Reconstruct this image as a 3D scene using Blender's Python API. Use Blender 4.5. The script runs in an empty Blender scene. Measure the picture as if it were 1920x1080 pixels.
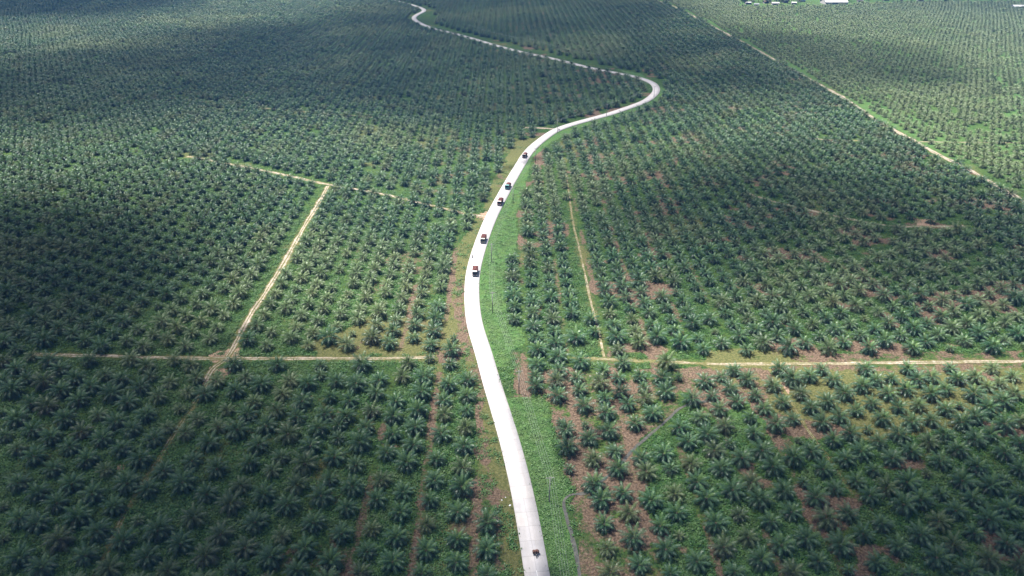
import bpy, bmesh, math, random
import numpy as np
from mathutils import Vector, Matrix

R = math.radians
rng = np.random.default_rng(11)
random.seed(5)
C = bpy.context.scene.collection
scene = bpy.context.scene

# ------------------------------------------------------------------ camera
FPX, HOR, VPX, H = 1400.0, -200.0, 946.0, 146.0      # focal px (1920 wide), horizon row, vanishing column, height m
PITCH = math.atan((540 - HOR) / FPX)
YAW = -math.atan((960 - VPX) * math.cos(PITCH) / FPX)   # negative = to the right
cam_d = bpy.data.cameras.new('camera')
cam = bpy.data.objects.new('camera', cam_d)
C.objects.link(cam)
cam.location = (0, 0, H)
cam.rotation_euler = (math.pi / 2 - PITCH, 0, YAW)
cam_d.sensor_width = 36
cam_d.lens = FPX / 1920 * 36
cam_d.clip_start = 1
cam_d.clip_end = 30000
scene.camera = cam

# ------------------------------------------------------------------ light
SUN_DIR = Vector((-0.33, 0.16, 1.0)).normalized()      # towards the sun
sun_d = bpy.data.lights.new('sun', 'SUN')
sun_d.energy = 5.0
sun_d.angle = R(0.53)
sun_d.color = (1.0, 0.965, 0.92)
sun = bpy.data.objects.new('sun', sun_d)
C.objects.link(sun)
sun.rotation_euler = SUN_DIR.to_track_quat('Z', 'Y').to_euler()
world = bpy.data.worlds.new('World')
scene.world = world
world.use_nodes = True
wn = world.node_tree
bg = wn.nodes['Background']
sky = wn.nodes.new('ShaderNodeTexSky')
sky.sky_type = 'NISHITA'
sky.sun_disc = False
sky.sun_elevation = math.asin(SUN_DIR.z)
sky.sun_rotation = math.atan2(SUN_DIR.x, SUN_DIR.y)
sky.air_density = 1.2
sky.dust_density = 2.5
wn.links.new(sky.outputs[0], bg.inputs[0])
bg.inputs[1].default_value = 0.05
scene.view_settings.view_transform = 'Standard'
scene.view_settings.look = 'None'
scene.view_settings.gamma = 1
scene.view_settings.exposure = 1.28
scene.cycles.max_bounces = 5
scene.cycles.diffuse_bounces = 0
scene.cycles.glossy_bounces = 1
scene.cycles.transmission_bounces = 3
scene.cycles.transparent_max_bounces = 8
scene.cycles.volume_bounces = 0

# ------------------------------------------------------------------ pixel <-> ground
_M = np.array(cam.rotation_euler.to_matrix())
def ground(px, py, z=0.0):
    """photo pixel(s) -> world XY on the level z"""
    px = np.asarray(px, float); py = np.asarray(py, float)
    d = np.stack([(px - 960) / FPX, -(py - 540) / FPX, -np.ones_like(px)], -1) @ _M.T
    t = (H - z) / -d[..., 2]
    return np.stack([d[..., 0] * t, d[..., 1] * t], -1)
def project(x, y, z=0.0):
    p = np.stack([np.asarray(x, float), np.asarray(y, float), np.zeros_like(np.asarray(x, float)) + z - H], -1) @ _M
    return 960 - FPX * p[..., 0] / p[..., 2], 540 + FPX * p[..., 1] / p[..., 2]
def line(pts, z=0.0):
    a = np.array(pts, float)
    return ground(a[:, 0], a[:, 1], z)
def resample(P, step, smooth=0):
    P = np.asarray(P, float)
    # catmull-rom through the points, then even steps
    Q = []
    n = len(P)
    for i in range(n - 1):
        p0, p1, p2, p3 = P[max(i - 1, 0)], P[i], P[i + 1], P[min(i + 2, n - 1)]
        for t in np.linspace(0, 1, 24, endpoint=False):
            Q.append(0.5 * (2 * p1 + (p2 - p0) * t + (2 * p0 - 5 * p1 + 4 * p2 - p3) * t * t + (3 * p1 - p0 - 3 * p2 + p3) * t ** 3))
    Q.append(P[-1])
    Q = np.array(Q)
    s = np.concatenate([[0], np.cumsum(np.linalg.norm(np.diff(Q, axis=0), axis=1))])
    t = np.arange(0, s[-1], step)
    Q = np.stack([np.interp(t, s, Q[:, 0]), np.interp(t, s, Q[:, 1])], -1)
    for _ in range(smooth):
        Q[1:-1] = (Q[:-2] + 2 * Q[1:-1] + Q[2:]) / 4
    return Q
def dist_to(Px, Py, L):
    """distance of points to polyline L (resampled) by nearest vertex, in chunks"""
    L = np.asarray(L)
    out = np.empty(len(Px))
    for a in range(0, len(Px), 20000):
        dx = Px[a:a + 20000, None] - L[None, :, 0]
        dy = Py[a:a + 20000, None] - L[None, :, 1]
        out[a:a + 20000] = np.sqrt((dx * dx + dy * dy).min(1))
    return out
def inside(Px, Py, poly):
    c = np.zeros(len(Px), bool)
    n = len(poly)
    for i in range(n):
        x1, y1 = poly[i]; x2, y2 = poly[(i + 1) % n]
        if y1 == y2: continue
        k = ((y1 > Py) != (y2 > Py)) & (Px < (x2 - x1) * (Py - y1) / (y2 - y1) + x1)
        c ^= k
    return c
_T = rng.random((256, 256))
def vnoise(x, y, s):
    x = np.asarray(x) / s + 1000.3; y = np.asarray(y) / s + 1000.7
    xi = np.floor(x).astype(int); yi = np.floor(y).astype(int)
    fx = x - xi; fy = y - yi
    fx = fx * fx * (3 - 2 * fx); fy = fy * fy * (3 - 2 * fy)
    g = lambda a, b: _T[a % 256, b % 256]
    return (g(xi, yi) * (1 - fx) + g(xi + 1, yi) * fx) * (1 - fy) + (g(xi, yi + 1) * (1 - fx) + g(xi + 1, yi + 1) * fx) * fy
def fbm(x, y, s, o=3):
    v = 0; w = 0
    for k in range(o):
        v = v + vnoise(x + 37 * k, y - 91 * k, s / 2 ** k) / 1.7 ** k; w += 1 / 1.7 ** k
    return v / w
def sstep(a, b, x):
    t = np.clip((x - a) / (b - a), 0, 1)
    return t * t * (3 - 2 * t)

# ------------------------------------------------------------------ object helpers
def tag(o, label=None, cat=None, group=None, kind=None):
    if label: o['label'] = label
    if cat: o['category'] = cat
    if group: o['group'] = group
    if kind: o['kind'] = kind
    return o
def link(name, me, parent=None):
    o = bpy.data.objects.new(name, me)
    C.objects.link(o)
    if parent: o.parent = parent
    return o
def empty(name, loc, rz=0, scale=1):
    o = bpy.data.objects.new(name, None)
    C.objects.link(o)
    o.location = loc; o.rotation_euler = (0, 0, rz); o.scale = (scale,) * 3
    o.empty_display_size = 0.5
    return o
def mesh(name, V, F, mats=(), smooth=False, mi=None):
    me = bpy.data.meshes.new(name)
    me.from_pydata([tuple(v) for v in V], [], [tuple(int(i) for i in f) for f in F])
    for m in mats: me.materials.append(m)
    if mi is not None: me.polygons.foreach_set('material_index', np.asarray(mi, np.int32))
    if smooth: me.polygons.foreach_set('use_smooth', [True] * len(me.polygons))
    me.update()
    return me
def grid_mesh(name, V, nr, nc, mats):
    """fast regular grid"""
    me = bpy.data.meshes.new(name)
    me.vertices.add(len(V)); me.vertices.foreach_set('co', np.asarray(V, np.float32).ravel())
    i = np.arange(nr - 1)[:, None] * nc + np.arange(nc - 1)[None, :]
    q = np.stack([i, i + 1, i + nc + 1, i + nc], -1).reshape(-1)
    nf = len(q) // 4
    me.loops.add(nf * 4); me.loops.foreach_set('vertex_index', q.astype(np.int32))
    me.polygons.add(nf); me.polygons.foreach_set('loop_start', np.arange(0, nf * 4, 4, dtype=np.int32))
    for m in mats: me.materials.append(m)
    me.update(calc_edges=True); me.validate()
    return me
class MB:
    def __init__(s): s.V = []; s.F = []
    def add(s, V, F):
        b = len(s.V); s.V += [tuple(v) for v in V]; s.F += [tuple(i + b for i in f) for f in F]; return s
    def box(s, x0, x1, y0, y1, z0, z1, bev=0.0, taper=0.0, M=None):
        bm = bmesh.new(); bmesh.ops.create_cube(bm, size=1)
        for v in bm.verts:
            k = 1 - taper * (v.co.z + .5)
            v.co = Vector(((x0 + x1) / 2 + v.co.x * (x1 - x0) * k, (y0 + y1) / 2 + v.co.y * (y1 - y0) * k, z0 + (v.co.z + .5) * (z1 - z0)))
        if bev: bmesh.ops.bevel(bm, geom=list(bm.edges), offset=bev, segments=2, affect='EDGES')
        return s.bm(bm, M)
    def bm(s, bm, M=None):
        if M is not None: bmesh.ops.transform(bm, matrix=M, verts=bm.verts)
        bm.verts.index_update()
        s.add([v.co[:] for v in bm.verts], [[v.index for v in f.verts] for f in bm.faces]); bm.free(); return s
    def cyl(s, a, b, r0, r1=None, n=12):
        r1 = r0 if r1 is None else r1
        a = Vector(a); b = Vector(b); d = b - a
        q = d.to_track_quat('Z', 'Y').to_matrix().to_4x4()
        bm = bmesh.new(); bmesh.ops.create_cone(bm, cap_ends=True, segments=n, radius1=r0, radius2=r1, depth=d.length)
        return s.bm(bm, Matrix.Translation((a + b) / 2) @ q)
    def tube(s, pts, r, n=6):
        pts = [Vector(p) for p in pts]; rr = r if isinstance(r, (list, tuple)) else [r] * len(pts)
        V = []; F = []
        for i, p in enumerate(pts):
            d = (pts[min(i + 1, len(pts) - 1)] - pts[max(i - 1, 0)]).normalized()
            q = d.to_track_quat('Z', 'Y')
            for k in range(n):
                a = 2 * math.pi * k / n
                V.append(p + q @ Vector((math.cos(a) * rr[i], math.sin(a) * rr[i], 0)))
        for i in range(len(pts) - 1):
            for k in range(n):
                k2 = (k + 1) % n
                F.append((i * n + k, i * n + k2, (i + 1) * n + k2, (i + 1) * n + k))
        F.append(tuple(range(n))[::-1]); F.append(tuple((len(pts) - 1) * n + k for k in range(n)))
        return s.add(V, F)
    def build(s, name, m, parent=None, smooth=False):
        return link(name, mesh(name, s.V, s.F, [m], smooth), parent)

# ------------------------------------------------------------------ material helpers
def mat(name):
    m = bpy.data.materials.new(name); m.use_nodes = True
    nt = m.node_tree; b = nt.nodes['Principled BSDF']
    return m, nt, b
def N(nt, typ, **kw):
    n = nt.nodes.new(typ)
    for k, v in kw.items():
        if k.startswith('i_'): n.inputs[int(k[2:])].default_value = v
        else: setattr(n, k, v)
    return n
def noise(nt, vec, scale, detail=3, rough=.55):
    n = N(nt, 'ShaderNodeTexNoise'); n.inputs['Scale'].default_value = scale
    n.inputs['Detail'].default_value = detail; n.inputs['Roughness'].default_value = rough
    if vec is not None: nt.links.new(vec, n.inputs['Vector'])
    return n.outputs['Fac']
def ramp(nt, fac, stops):
    n = N(nt, 'ShaderNodeValToRGB'); e = n.color_ramp.elements
    while len(e) < len(stops): e.new(.5)
    for k, (p, c) in enumerate(stops):
        e[k].position = p; e[k].color = (*c, 1) if len(c) == 3 else c
    nt.links.new(fac, n.inputs[0]); return n.outputs[0]
def mix(nt, f, a, b, mode='MIX'):
    n = N(nt, 'ShaderNodeMix', data_type='RGBA', blend_type=mode)
    for s, v in ((0, f), (6, a), (7, b)):
        if hasattr(v, 'links'): nt.links.new(v, n.inputs[s])
        elif isinstance(v, (int, float)): n.inputs[s].default_value = v
        else: n.inputs[s].default_value = (*v, 1)
    return n.outputs[2]
def math_(nt, op, a, b=0.0, clamp=False):
    n = N(nt, 'ShaderNodeMath', operation=op, use_clamp=clamp)
    for s, v in ((0, a), (1, b)):
        if hasattr(v, 'links'): nt.links.new(v, n.inputs[s])
        else: n.inputs[s].default_value = v
    return n.outputs[0]
def posn(nt): return N(nt, 'ShaderNodeNewGeometry').outputs['Position']
def attr(nt, name): 
    return N(nt, 'ShaderNodeAttribute', attribute_name=name)
def bump(nt, h, dist, b, strength=1.0):
    n = N(nt, 'ShaderNodeBump'); n.inputs['Distance'].default_value = dist; n.inputs['Strength'].default_value = strength
    nt.links.new(h, n.inputs['Height']); nt.links.new(n.outputs[0], b.inputs['Normal'])
def simple(name, col, rough=.6, metal=0, var=.25, scale=3.0, spec=.5):
    m, nt, b = mat(name)
    tc = N(nt, 'ShaderNodeTexCoord').outputs['Object']
    f = noise(nt, tc, scale, 4)
    lo = tuple(c * (1 - var) for c in col); hi = tuple(min(1, c * (1 + var)) for c in col)
    nt.links.new(ramp(nt, f, [(.3, lo), (.7, hi)]), b.inputs['Base Color'])
    b.inputs['Roughness'].default_value = rough; b.inputs['Metallic'].default_value = metal
    b.inputs['Specular IOR Level'].default_value = spec
    return m

# ------------------------------------------------------------------ digitised lines of the photograph
ROAD = [(1035, 1250), (1020, 1150), (1007, 1080), (997.5, 1020), (978.5, 920), (953.5, 820), (922.7, 720), (906, 660), (890.3, 610),
        (884.7, 560), (887.3, 510), (900.8, 460), (920, 410), (945, 362), (971, 316.7), (993, 283), (1017, 261.7), (1043.3, 244),
        (1073, 233.5), (1106.7, 224), (1140, 215), (1173, 204), (1206.7, 191.7), (1224, 180), (1231, 170), (1228, 160),
        (1218, 153), (1203, 147.7), (1187, 143.3), (1157, 137.3), (1110, 128.3), (1080, 121), (1040, 111), (1006.7, 104),
        (973, 96.7), (940, 88.3), (916.7, 81.7), (886.7, 72.7), (846.7, 61.7), (813, 53.7), (790, 45), (778, 37.5), (776.5, 32.3),
        (784, 26.7), (794, 21.7), (794.5, 17.8), (786.7, 14), (766.7, 7.7), (740, 1), (690, -10), (640, -16)]
road_c = resample(line(ROAD), 1.5, 25)
TR = {
 'old': [(165, 1110), (195, 1045), (245, 945), (313, 835), (345, 785), (372, 745), (398, 700)],
 'diag': [(385, 715), (400, 690), (428, 666), (470, 590), (500, 545), (540, 480), (570, 425), (595, 385), (615, 349)],
 'cross': [(350, 294), (375, 297), (500, 321), (620, 347), (700, 360), (800, 383), (870, 400), (913, 406)],
 'left': [(62, 664), (250, 669), (400, 672), (520, 672), (640, 672), (770, 671), (815, 669)],
 'weedy': [(1085, 672), (1130, 673), (1250, 679), (1345, 683)],
 'right': [(1325, 682), (1350, 683), (1500, 682), (1700, 680), (1920, 677), (2100, 675)],
 'thin': [(1045, 268), (1050, 285), (1060, 320), (1065, 352), (1075, 420), (1087, 470), (1100, 530), (1110, 575), (1122, 620), (1133, 672)],
 'edge': [(1230, 0), (1270, 15), (1370, 67), (1440, 105), (1520, 150), (1580, 182), (1640, 223), (1710, 262), (1760, 290), (1820, 320), (1870, 349), (1920, 378), (2020, 440)],
 'far': [(1390, 245), (1480, 256), (1580, 263), (1740, 266), (1920, 268), (2050, 268)],
 'bend': [(1400, 362), (1430, 372), (1500, 390), (1560, 403), (1640, 420), (1700, 425), (1810, 424)],
 'low': [(1440, 690), (1470, 735), (1510, 800), (1560, 870), (1600, 930)],
 'spur': [(985, 239), (1010, 240), (1042, 242)],
 'faint': [(310, 182), (440, 198), (520, 205), (580, 210), (700, 220)],
}
# name: (half width m, how grassy 0..1)
TW = {'old': (1.0, .85), 'diag': (1.35, .36), 'cross': (1.2, .32), 'left': (1.15, .45), 'right': (1.05, .45), 'weedy': (.9, .72), 'thin': (.5, .6), 'edge': (2.0, .15), 'far': (1.0, .5),
      'bend': (1.3, .2), 'low': (.7, 1.0), 'spur': (1.5, .1), 'faint': (.8, .5)}
tracks = {k: resample(line(v), 1.0, 3) for k, v in TR.items()}
STREAM = [(1092, 1110), (1083, 1053), (1075, 1017), (1068, 990), (1059, 958), (1057, 942), (1064, 930), (1078, 926), (1098, 925), (1125, 905),
          (1152, 882), (1170, 863), (1187, 843), (1213, 820), (1237, 800), (1258, 781), (1272, 768), (1290, 758), (1330, 752)]
stream_c = resample(line(STREAM), .6, 4)
VL = [(955, 1100), (945, 1040), (935, 975), (900, 930), (893, 850), (893, 760), (885, 720), (870, 660), (835, 600), (845, 540), (850, 480), (868, 450), (890, 415), (908, 395),
      (918, 350), (945, 310), (962, 270), (975, 262), (1015, 255), (1043, 246), (971, 316), (921, 410), (885, 560), (907, 660), (954, 820), (1007, 1080), (1015, 1120)]
VR = [(1020, 1130), (1100, 1130), (1090, 1080), (1083, 1030), (1070, 960), (1085, 925), (1060, 895), (1048, 850), (1032, 775), (1025, 742), (985, 742), (972, 690), (978, 640), (965, 612), (943, 590),
      (940, 510), (962, 490), (972, 450), (968, 400), (988, 350), (1000, 320), (1022, 284), (1035, 268), (1080, 246), (1150, 227), (1222, 196), (1254, 170), (1243, 150),
      (1200, 137), (1100, 115), (1000, 92), (940, 78), (860, 58), (812, 45), (818, 18), (795, 10), (795, 20), (777, 35), (813, 53), (916, 82), (1006, 104), (1110, 128), (1203, 148), (1231, 165),
      (1207, 191), (1107, 224), (1043, 244), (971, 316), (921, 410), (885, 560), (907, 660), (954, 820), (1007, 1080)]
VL = line(VL); VR = line(VR)
COVER_A = line([(1015, 1130), (1098, 1130), (1088, 1080), (1075, 1010), (1062, 965), (1056, 945), (1068, 926), (1056, 900), (1042, 870), (1036, 830), (1028, 790), (1026, 752), (1000, 748), (930, 742), (954, 820), (1000, 1060)])
COVER_B = line([(915, 690), (952, 690), (958, 655), (985, 645), (972, 612), (948, 592), (943, 510), (962, 490), (970, 450), (968, 400), (984, 350), (996, 300), (1030, 268), (1100, 236), (1150, 226), (1222, 196), (1252, 170), (1200, 137), (1150, 128), (1203, 148), (1231, 165), (1207, 191), (1107, 224), (1043, 244), (971, 316), (921, 410), (885, 560)])
BROWN = [line(p) for p in (
    [(1034, 775), (1046, 850), (1058, 900), (1078, 925), (1062, 945), (1080, 1000), (1092, 1060), (1098, 1130), (1240, 1130), (1225, 1000), (1190, 905), (1160, 880), (1200, 830), (1270, 765), (1330, 720), (1290, 690), (990, 690), (985, 742), (1026, 745)],
    [(958, 662), (985, 662), (992, 745), (965, 742)],
    [(815, 655), (878, 650), (884, 678), (820, 678)],
    [(852, 520), (868, 520), (878, 620), (890, 680), (870, 680), (858, 620)],
    [(888, 745), (900, 745), (916, 850), (932, 960), (948, 1080), (930, 1080), (912, 960), (893, 850)],
    [(1180, 690), (1500, 690), (1480, 740), (1360, 790), (1280, 760)],
    [(1440, 800), (1500, 800), (1510, 845), (1450, 840)],
    [(1000, 290), (1022, 275), (1015, 330), (1000, 350)],
    [(1740, 700), (1920, 690), (1920, 660), (1560, 660), (1480, 672), (1500, 690)])]
TAN = [line(p) for p in (
    [(1330, 690), (1920, 686), (1960, 730), (1800, 800), (1650, 830), (1500, 800), (1420, 760)],
    [(845, 480), (880, 480), (872, 560), (884, 640), (850, 640), (838, 600)],
    [(690, 600), (860, 600), (870, 665), (600, 665), (560, 650)],
    [(905, 745), (935, 800), (960, 920), (975, 1040), (950, 1080), (930, 960), (905, 860)],
    [(1330, 655), (1500, 655), (1500, 700), (1330, 700)])]
LIME = [line(p) for p in (
    [(90, 246), (150, 232), (230, 232), (360, 236), (230, 250), (120, 262)],
    [(1590, 190), (1700, 250), (1740, 262), (1800, 262), (1700, 215), (1640, 190)],
    [(1350, 770), (1400, 750), (1440, 800), (1400, 830)],
    [(1860, 110), (1960, 100), (1960, 240), (1880, 220)])]
BARE = [line(p) for p in ([(395, 684), (440, 684), (425, 715), (385, 722)], [(400, 662), (455, 650), (450, 676), (395, 678)], [(215, 870), (240, 860), (243, 880), (212, 884)],
        [(1455, 715), (1472, 715), (1480, 742), (1462, 742)], [(1715, 410), (1760, 412), (1750, 425), (1720, 425)], [(900, 398), (915, 396), (913, 412), (895, 408)])]

# ------------------------------------------------------------------ ground: one sheet out past the horizon
ys = list(np.geomspace(70, 1700, 560))
ys = [-9000, -2500, -600, -100, 0, 40] + ys + [2000, 2600, 3600, 5200, 8000, 14000]
ss = np.linspace(-1, 1, 700)
rows = []
for y in ys:
    w = .66 * max(y, 0) + 64
    x = ss * w
    far = np.array([-15000, -6000, -2600]); 
    rows.append(np.stack([np.concatenate([far - w * .2, x, -far[::-1] + w * .2]), np.full(706, y), np.zeros(706)], -1))
G = np.array(rows).reshape(-1, 3)
gx, gy = G[:, 0], G[:, 1]
nx = gx + (fbm(gx, gy, 9) - .5) * 5; ny = gy + (fbm(gx + 400, gy, 9) - .5) * 5     # ragged region edges
near = (gy > 60) & (gy < 1800) & (np.abs(gx) < 1400)
def region(polys, ax, ay):
    m = np.zeros(len(ax))
    for p in polys: m = np.maximum(m, inside(ax, ay, p).astype(float))
    return m
track_d = {k: np.full(len(gx), 99.) for k in tracks}
ii = np.where(near)[0]
def near_line(L, reach):
    d = np.full(len(gx), 99.)
    k = ii[(gx[ii] > L[:, 0].min() - reach) & (gx[ii] < L[:, 0].max() + reach) & (gy[ii] > L[:, 1].min() - reach) & (gy[ii] < L[:, 1].max() + reach)]
    if len(k): d[k] = dist_to(gx[k], gy[k], L[::2])
    return d
allt = np.full(len(gx), 99.)
for k, L in tracks.items():
    d = near_line(L, 12)
    allt = np.minimum(allt, d - TW[k][0])
road_d = near_line(road_c, 14)
# harvest paths: reddish litter in every second space between the palm columns
COL = 7.5; GAP = -8.25        # column spacing, and the centre of one harvest path
big = fbm(gx, gy, 120)
ph = np.abs(((gx - GAP + COL) / (2 * COL)) % 1 - .5) * 2 * COL       # distance from path centre
path = 1 - sstep(.7, 1.9, ph + (fbm(gx, gy, 6) - .5) * 1.6)
zone = np.exp(-((gx + 22) / 28.) ** 2) * sstep(420, 300, gy) + .6 * np.exp(-((gx - 45) / 40.) ** 2) * sstep(450, 330, gy) + .25 * sstep(-20, 60, gx)
brown = np.clip(region(BROWN, nx, ny) * (-.12 + 1.3 * fbm(gx, gy, 6)) + path * np.clip(zone, 0, 1) * sstep(.3, .6, fbm(gx + 90, gy, 18)) * .8
                + sstep(.60, .72, fbm(gx - 300, gy, 16)) * .8 * sstep(-200, 100, gx), 0, 1)
tan = np.clip(region(TAN, nx, ny) * (.4 + .8 * fbm(gx + 50, gy, 8)) + (1 - sstep(.2, 2.6, allt + (fbm(gx, gy, 5) - .5) * 3)) * .5
              + sstep(.60, .75, fbm(gx + 700, gy, 30)) * .6 + ((gx > np.interp(gy, np.sort(tracks['edge'][:, 1]), tracks['edge'][np.argsort(tracks['edge'][:, 1]), 0])) & (gy > 330)) * (.15 + .6 * fbm(gx, gy, 45)), 0, 1)
vl = inside(nx, ny, VL); tan = np.clip(tan + vl * (.35 + .5 * fbm(gx, gy, 6)), 0, 1)
EDGE = tracks['edge']; EDGE = EDGE[np.argsort(EDGE[:, 1])]
east_g = (gx > np.interp(gy, EDGE[:, 1], EDGE[:, 0])) & (gy > EDGE[0, 1] - 20) & (gy < 1500)
cover = np.clip(region([COVER_A, COVER_B], gx + (fbm(gx, gy, 5) - .5) * 2, gy) * (.55 + .55 * fbm(gx + 77, gy, 6)) + .6 * region(LIME, nx, ny) + east_g * (.2 + .6 * fbm(gx, gy + 200, 60)), 0, 1)
brown = brown * (1 - cover); tan = tan * (1 - .8 * cover)
bare = np.clip(region(BARE, nx, ny), 0, 1)

gm, nt, b = mat('ground_material')
P = posn(nt)
def A(n): return attr(nt, n).outputs['Fac']
leaf = noise(nt, P, 1.15, 5, .65)
leaf2 = noise(nt, P, .16, 4)
leaf3 = noise(nt, P, .012, 3)
green = ramp(nt, leaf, [(.33, (.008, .024, .006)), (.5, (.028, .070, .016)), (.66, (.075, .145, .036))])
green = mix(nt, ramp(nt, leaf2, [(.42, (0, 0, 0)), (.62, (.8, .8, .8))]), green, ramp(nt, leaf, [(.35, (.030, .06, .014)), (.65, (.11, .17, .04))]))
green = mix(nt, ramp(nt, leaf3, [(.45, (0, 0, 0)), (.65, (.55, .55, .55))]), green, (.045, .07, .025))
litter = ramp(nt, noise(nt, P, 1.4, 6, .8), [(.3, (.028, .022, .014)), (.46, (.105, .072, .048)), (.58, (.22, .155, .108)), (.74, (.40, .30, .225))])
dry = ramp(nt, noise(nt, P, 1.2, 6, .8), [(.3, (.035, .045, .014)), (.46, (.095, .105, .035)), (.58, (.16, .155, .062)), (.74, (.29, .25, .13))])
cov = ramp(nt, noise(nt, P, 1.5, 5, .75), [(.33, (.020, .055, .014)), (.5, (.065, .145, .038)), (.67, (.17, .27, .10))])
cov = mix(nt, ramp(nt, noise(nt, P, .12, 4, .7), [(.45, (0, 0, 0)), (.65, (.6, .6, .6))]), cov, (.10, .15, .045))
soil = ramp(nt, noise(nt, P, 1.5, 5, .7), [(.3, (.22, .13, .085)), (.7, (.50, .37, .26))])
edge = math_(nt, 'SUBTRACT', noise(nt, P, .55, 7, .85), .5)
def soft(a):
    t = math_(nt, 'ADD', A(a), math_(nt, 'MULTIPLY', edge, 2.6))
    return math_(nt, 'MULTIPLY', math_(nt, 'SUBTRACT', t, .33), 3.2, True)
col = mix(nt, soft('tan'), green, dry)
col = mix(nt, soft('brown'), col, litter)
col = mix(nt, soft('cover'), col, cov)
col = mix(nt, soft('bare'), col, soil)
nt.links.new(col, b.inputs['Base Color'])
b.inputs['Roughness'].default_value = .9
b.inputs['Specular IOR Level'].default_value = .15
bump(nt, noise(nt, P, 1.3, 6, .7), .75, b, 1.0)
gme = grid_mesh('ground', G, len(ys), 706, [gm])
for n_, v_ in (('brown', brown), ('tan', tan), ('cover', cover), ('bare', bare)):
    a_ = gme.attributes.new(n_, 'FLOAT', 'POINT'); a_.data.foreach_set('value', np.asarray(v_, np.float32))
go = tag(link('ground', gme), kind='structure')

# ------------------------------------------------------------------ concrete road (slab with thickness)
cm, nt, b = mat('concrete_road_material')
P = posn(nt)
uv = attr(nt, 'lane').outputs['Vector']
sx = N(nt, 'ShaderNodeSeparateXYZ'); nt.links.new(uv, sx.inputs[0])
slab = N(nt, 'ShaderNodeTexWhiteNoise', noise_dimensions='2D')
cb = N(nt, 'ShaderNodeCombineXYZ')
nt.links.new(math_(nt, 'FLOOR', math_(nt, 'DIVIDE', sx.outputs[1], 5.0)), cb.inputs[1])
nt.links.new(math_(nt, 'FLOOR', sx.outputs[0]), cb.inputs[0]); nt.links.new(cb.outputs[0], slab.inputs['Vector'])
base = ramp(nt, noise(nt, P, .5, 5, .6), [(.3, (.46, .435, .42)), (.7, (.58, .55, .535))])
base = mix(nt, .35, base, ramp(nt, slab.outputs[0], [(0, (.42, .41, .44)), (1, (.62, .57, .55))]))
fr = math_(nt, 'FRACT', math_(nt, 'DIVIDE', sx.outputs[1], 5.0))
joint = math_(nt, 'LESS_THAN', fr, .022)
cj = math_(nt, 'LESS_THAN', math_(nt, 'ABSOLUTE', sx.outputs[0]), .012)
base = mix(nt, math_(nt, 'MULTIPLY', math_(nt, 'MAXIMUM', joint, cj), .55), base, (.2, .19, .18))
wheel = math_(nt, 'ABSOLUTE', math_(nt, 'SUBTRACT', math_(nt, 'ABSOLUTE', sx.outputs[0]), .5))
base = mix(nt, math_(nt, 'MULTIPLY', math_(nt, 'SUBTRACT', .28, wheel, True), .9), base, (.36, .33, .31))
st = N(nt, 'ShaderNodeMapping'); st.inputs['Scale'].default_value = (3.0, .06, 1); nt.links.new(uv, st.inputs[0])
base = mix(nt, math_(nt, 'MULTIPLY', ramp(nt, noise(nt, st.outputs[0], 1.5, 5), [(.5, (0, 0, 0)), (.72, (1, 1, 1))]), .3), base, (.34, .31, .28))
nt.links.new(base, b.inputs['Base Color']); b.inputs['Roughness'].default_value = .8
b.inputs['Specular IOR Level'].default_value = .25
def strip(name, L, offs, zs, m, lane=None, jit=None):
    L = np.asarray(L); T = np.gradient(L, axis=0); T /= np.linalg.norm(T, axis=1)[:, None] + 1e-9
    Nn = np.stack([T[:, 1], -T[:, 0]], -1)
    V = []
    for j, (o, z) in enumerate(zip(offs, zs)):
        oo = np.full(len(L), o) + (jit[j] if jit is not None else 0)
        V.append(np.concatenate([L + Nn * oo[:, None], np.full((len(L), 1), z)], 1))
    V = np.stack(V, 1).reshape(-1, 3)
    me = grid_mesh(name, V, len(L), len(offs), [m])
    s = np.concatenate([[0], np.cumsum(np.linalg.norm(np.diff(L, axis=0), axis=1))])
    w = max(abs(o) for o in offs)
    a = me.attributes.new('lane', 'FLOAT_VECTOR', 'POINT')
    q = np.stack([np.tile(np.array(offs) / w, len(L)), np.repeat(s, len(offs)), np.zeros(len(L) * len(offs))], -1)
    a.data.foreach_set('vector', q.astype(np.float32).ravel())
    return me
RW = 3.05
road = tag(link('concrete_road', strip('concrete_road', road_c, [-RW, -RW, 0, RW, RW], [-.05, .27, .30, .27, -.05], cm)), kind='structure')
# worn centre dash at the bottom of the photo
pm = simple('road_paint', (.8, .8, .78), .6, var=.1)
k0 = int(np.argmin(np.hypot(*(road_c - ground(1007, 1071)).T)))
dash = tag(link('road_marking', strip('road_marking', road_c[k0 - 3:k0 + 1], [-.07, .07], [.306, .306], pm)), kind='structure')

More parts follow.
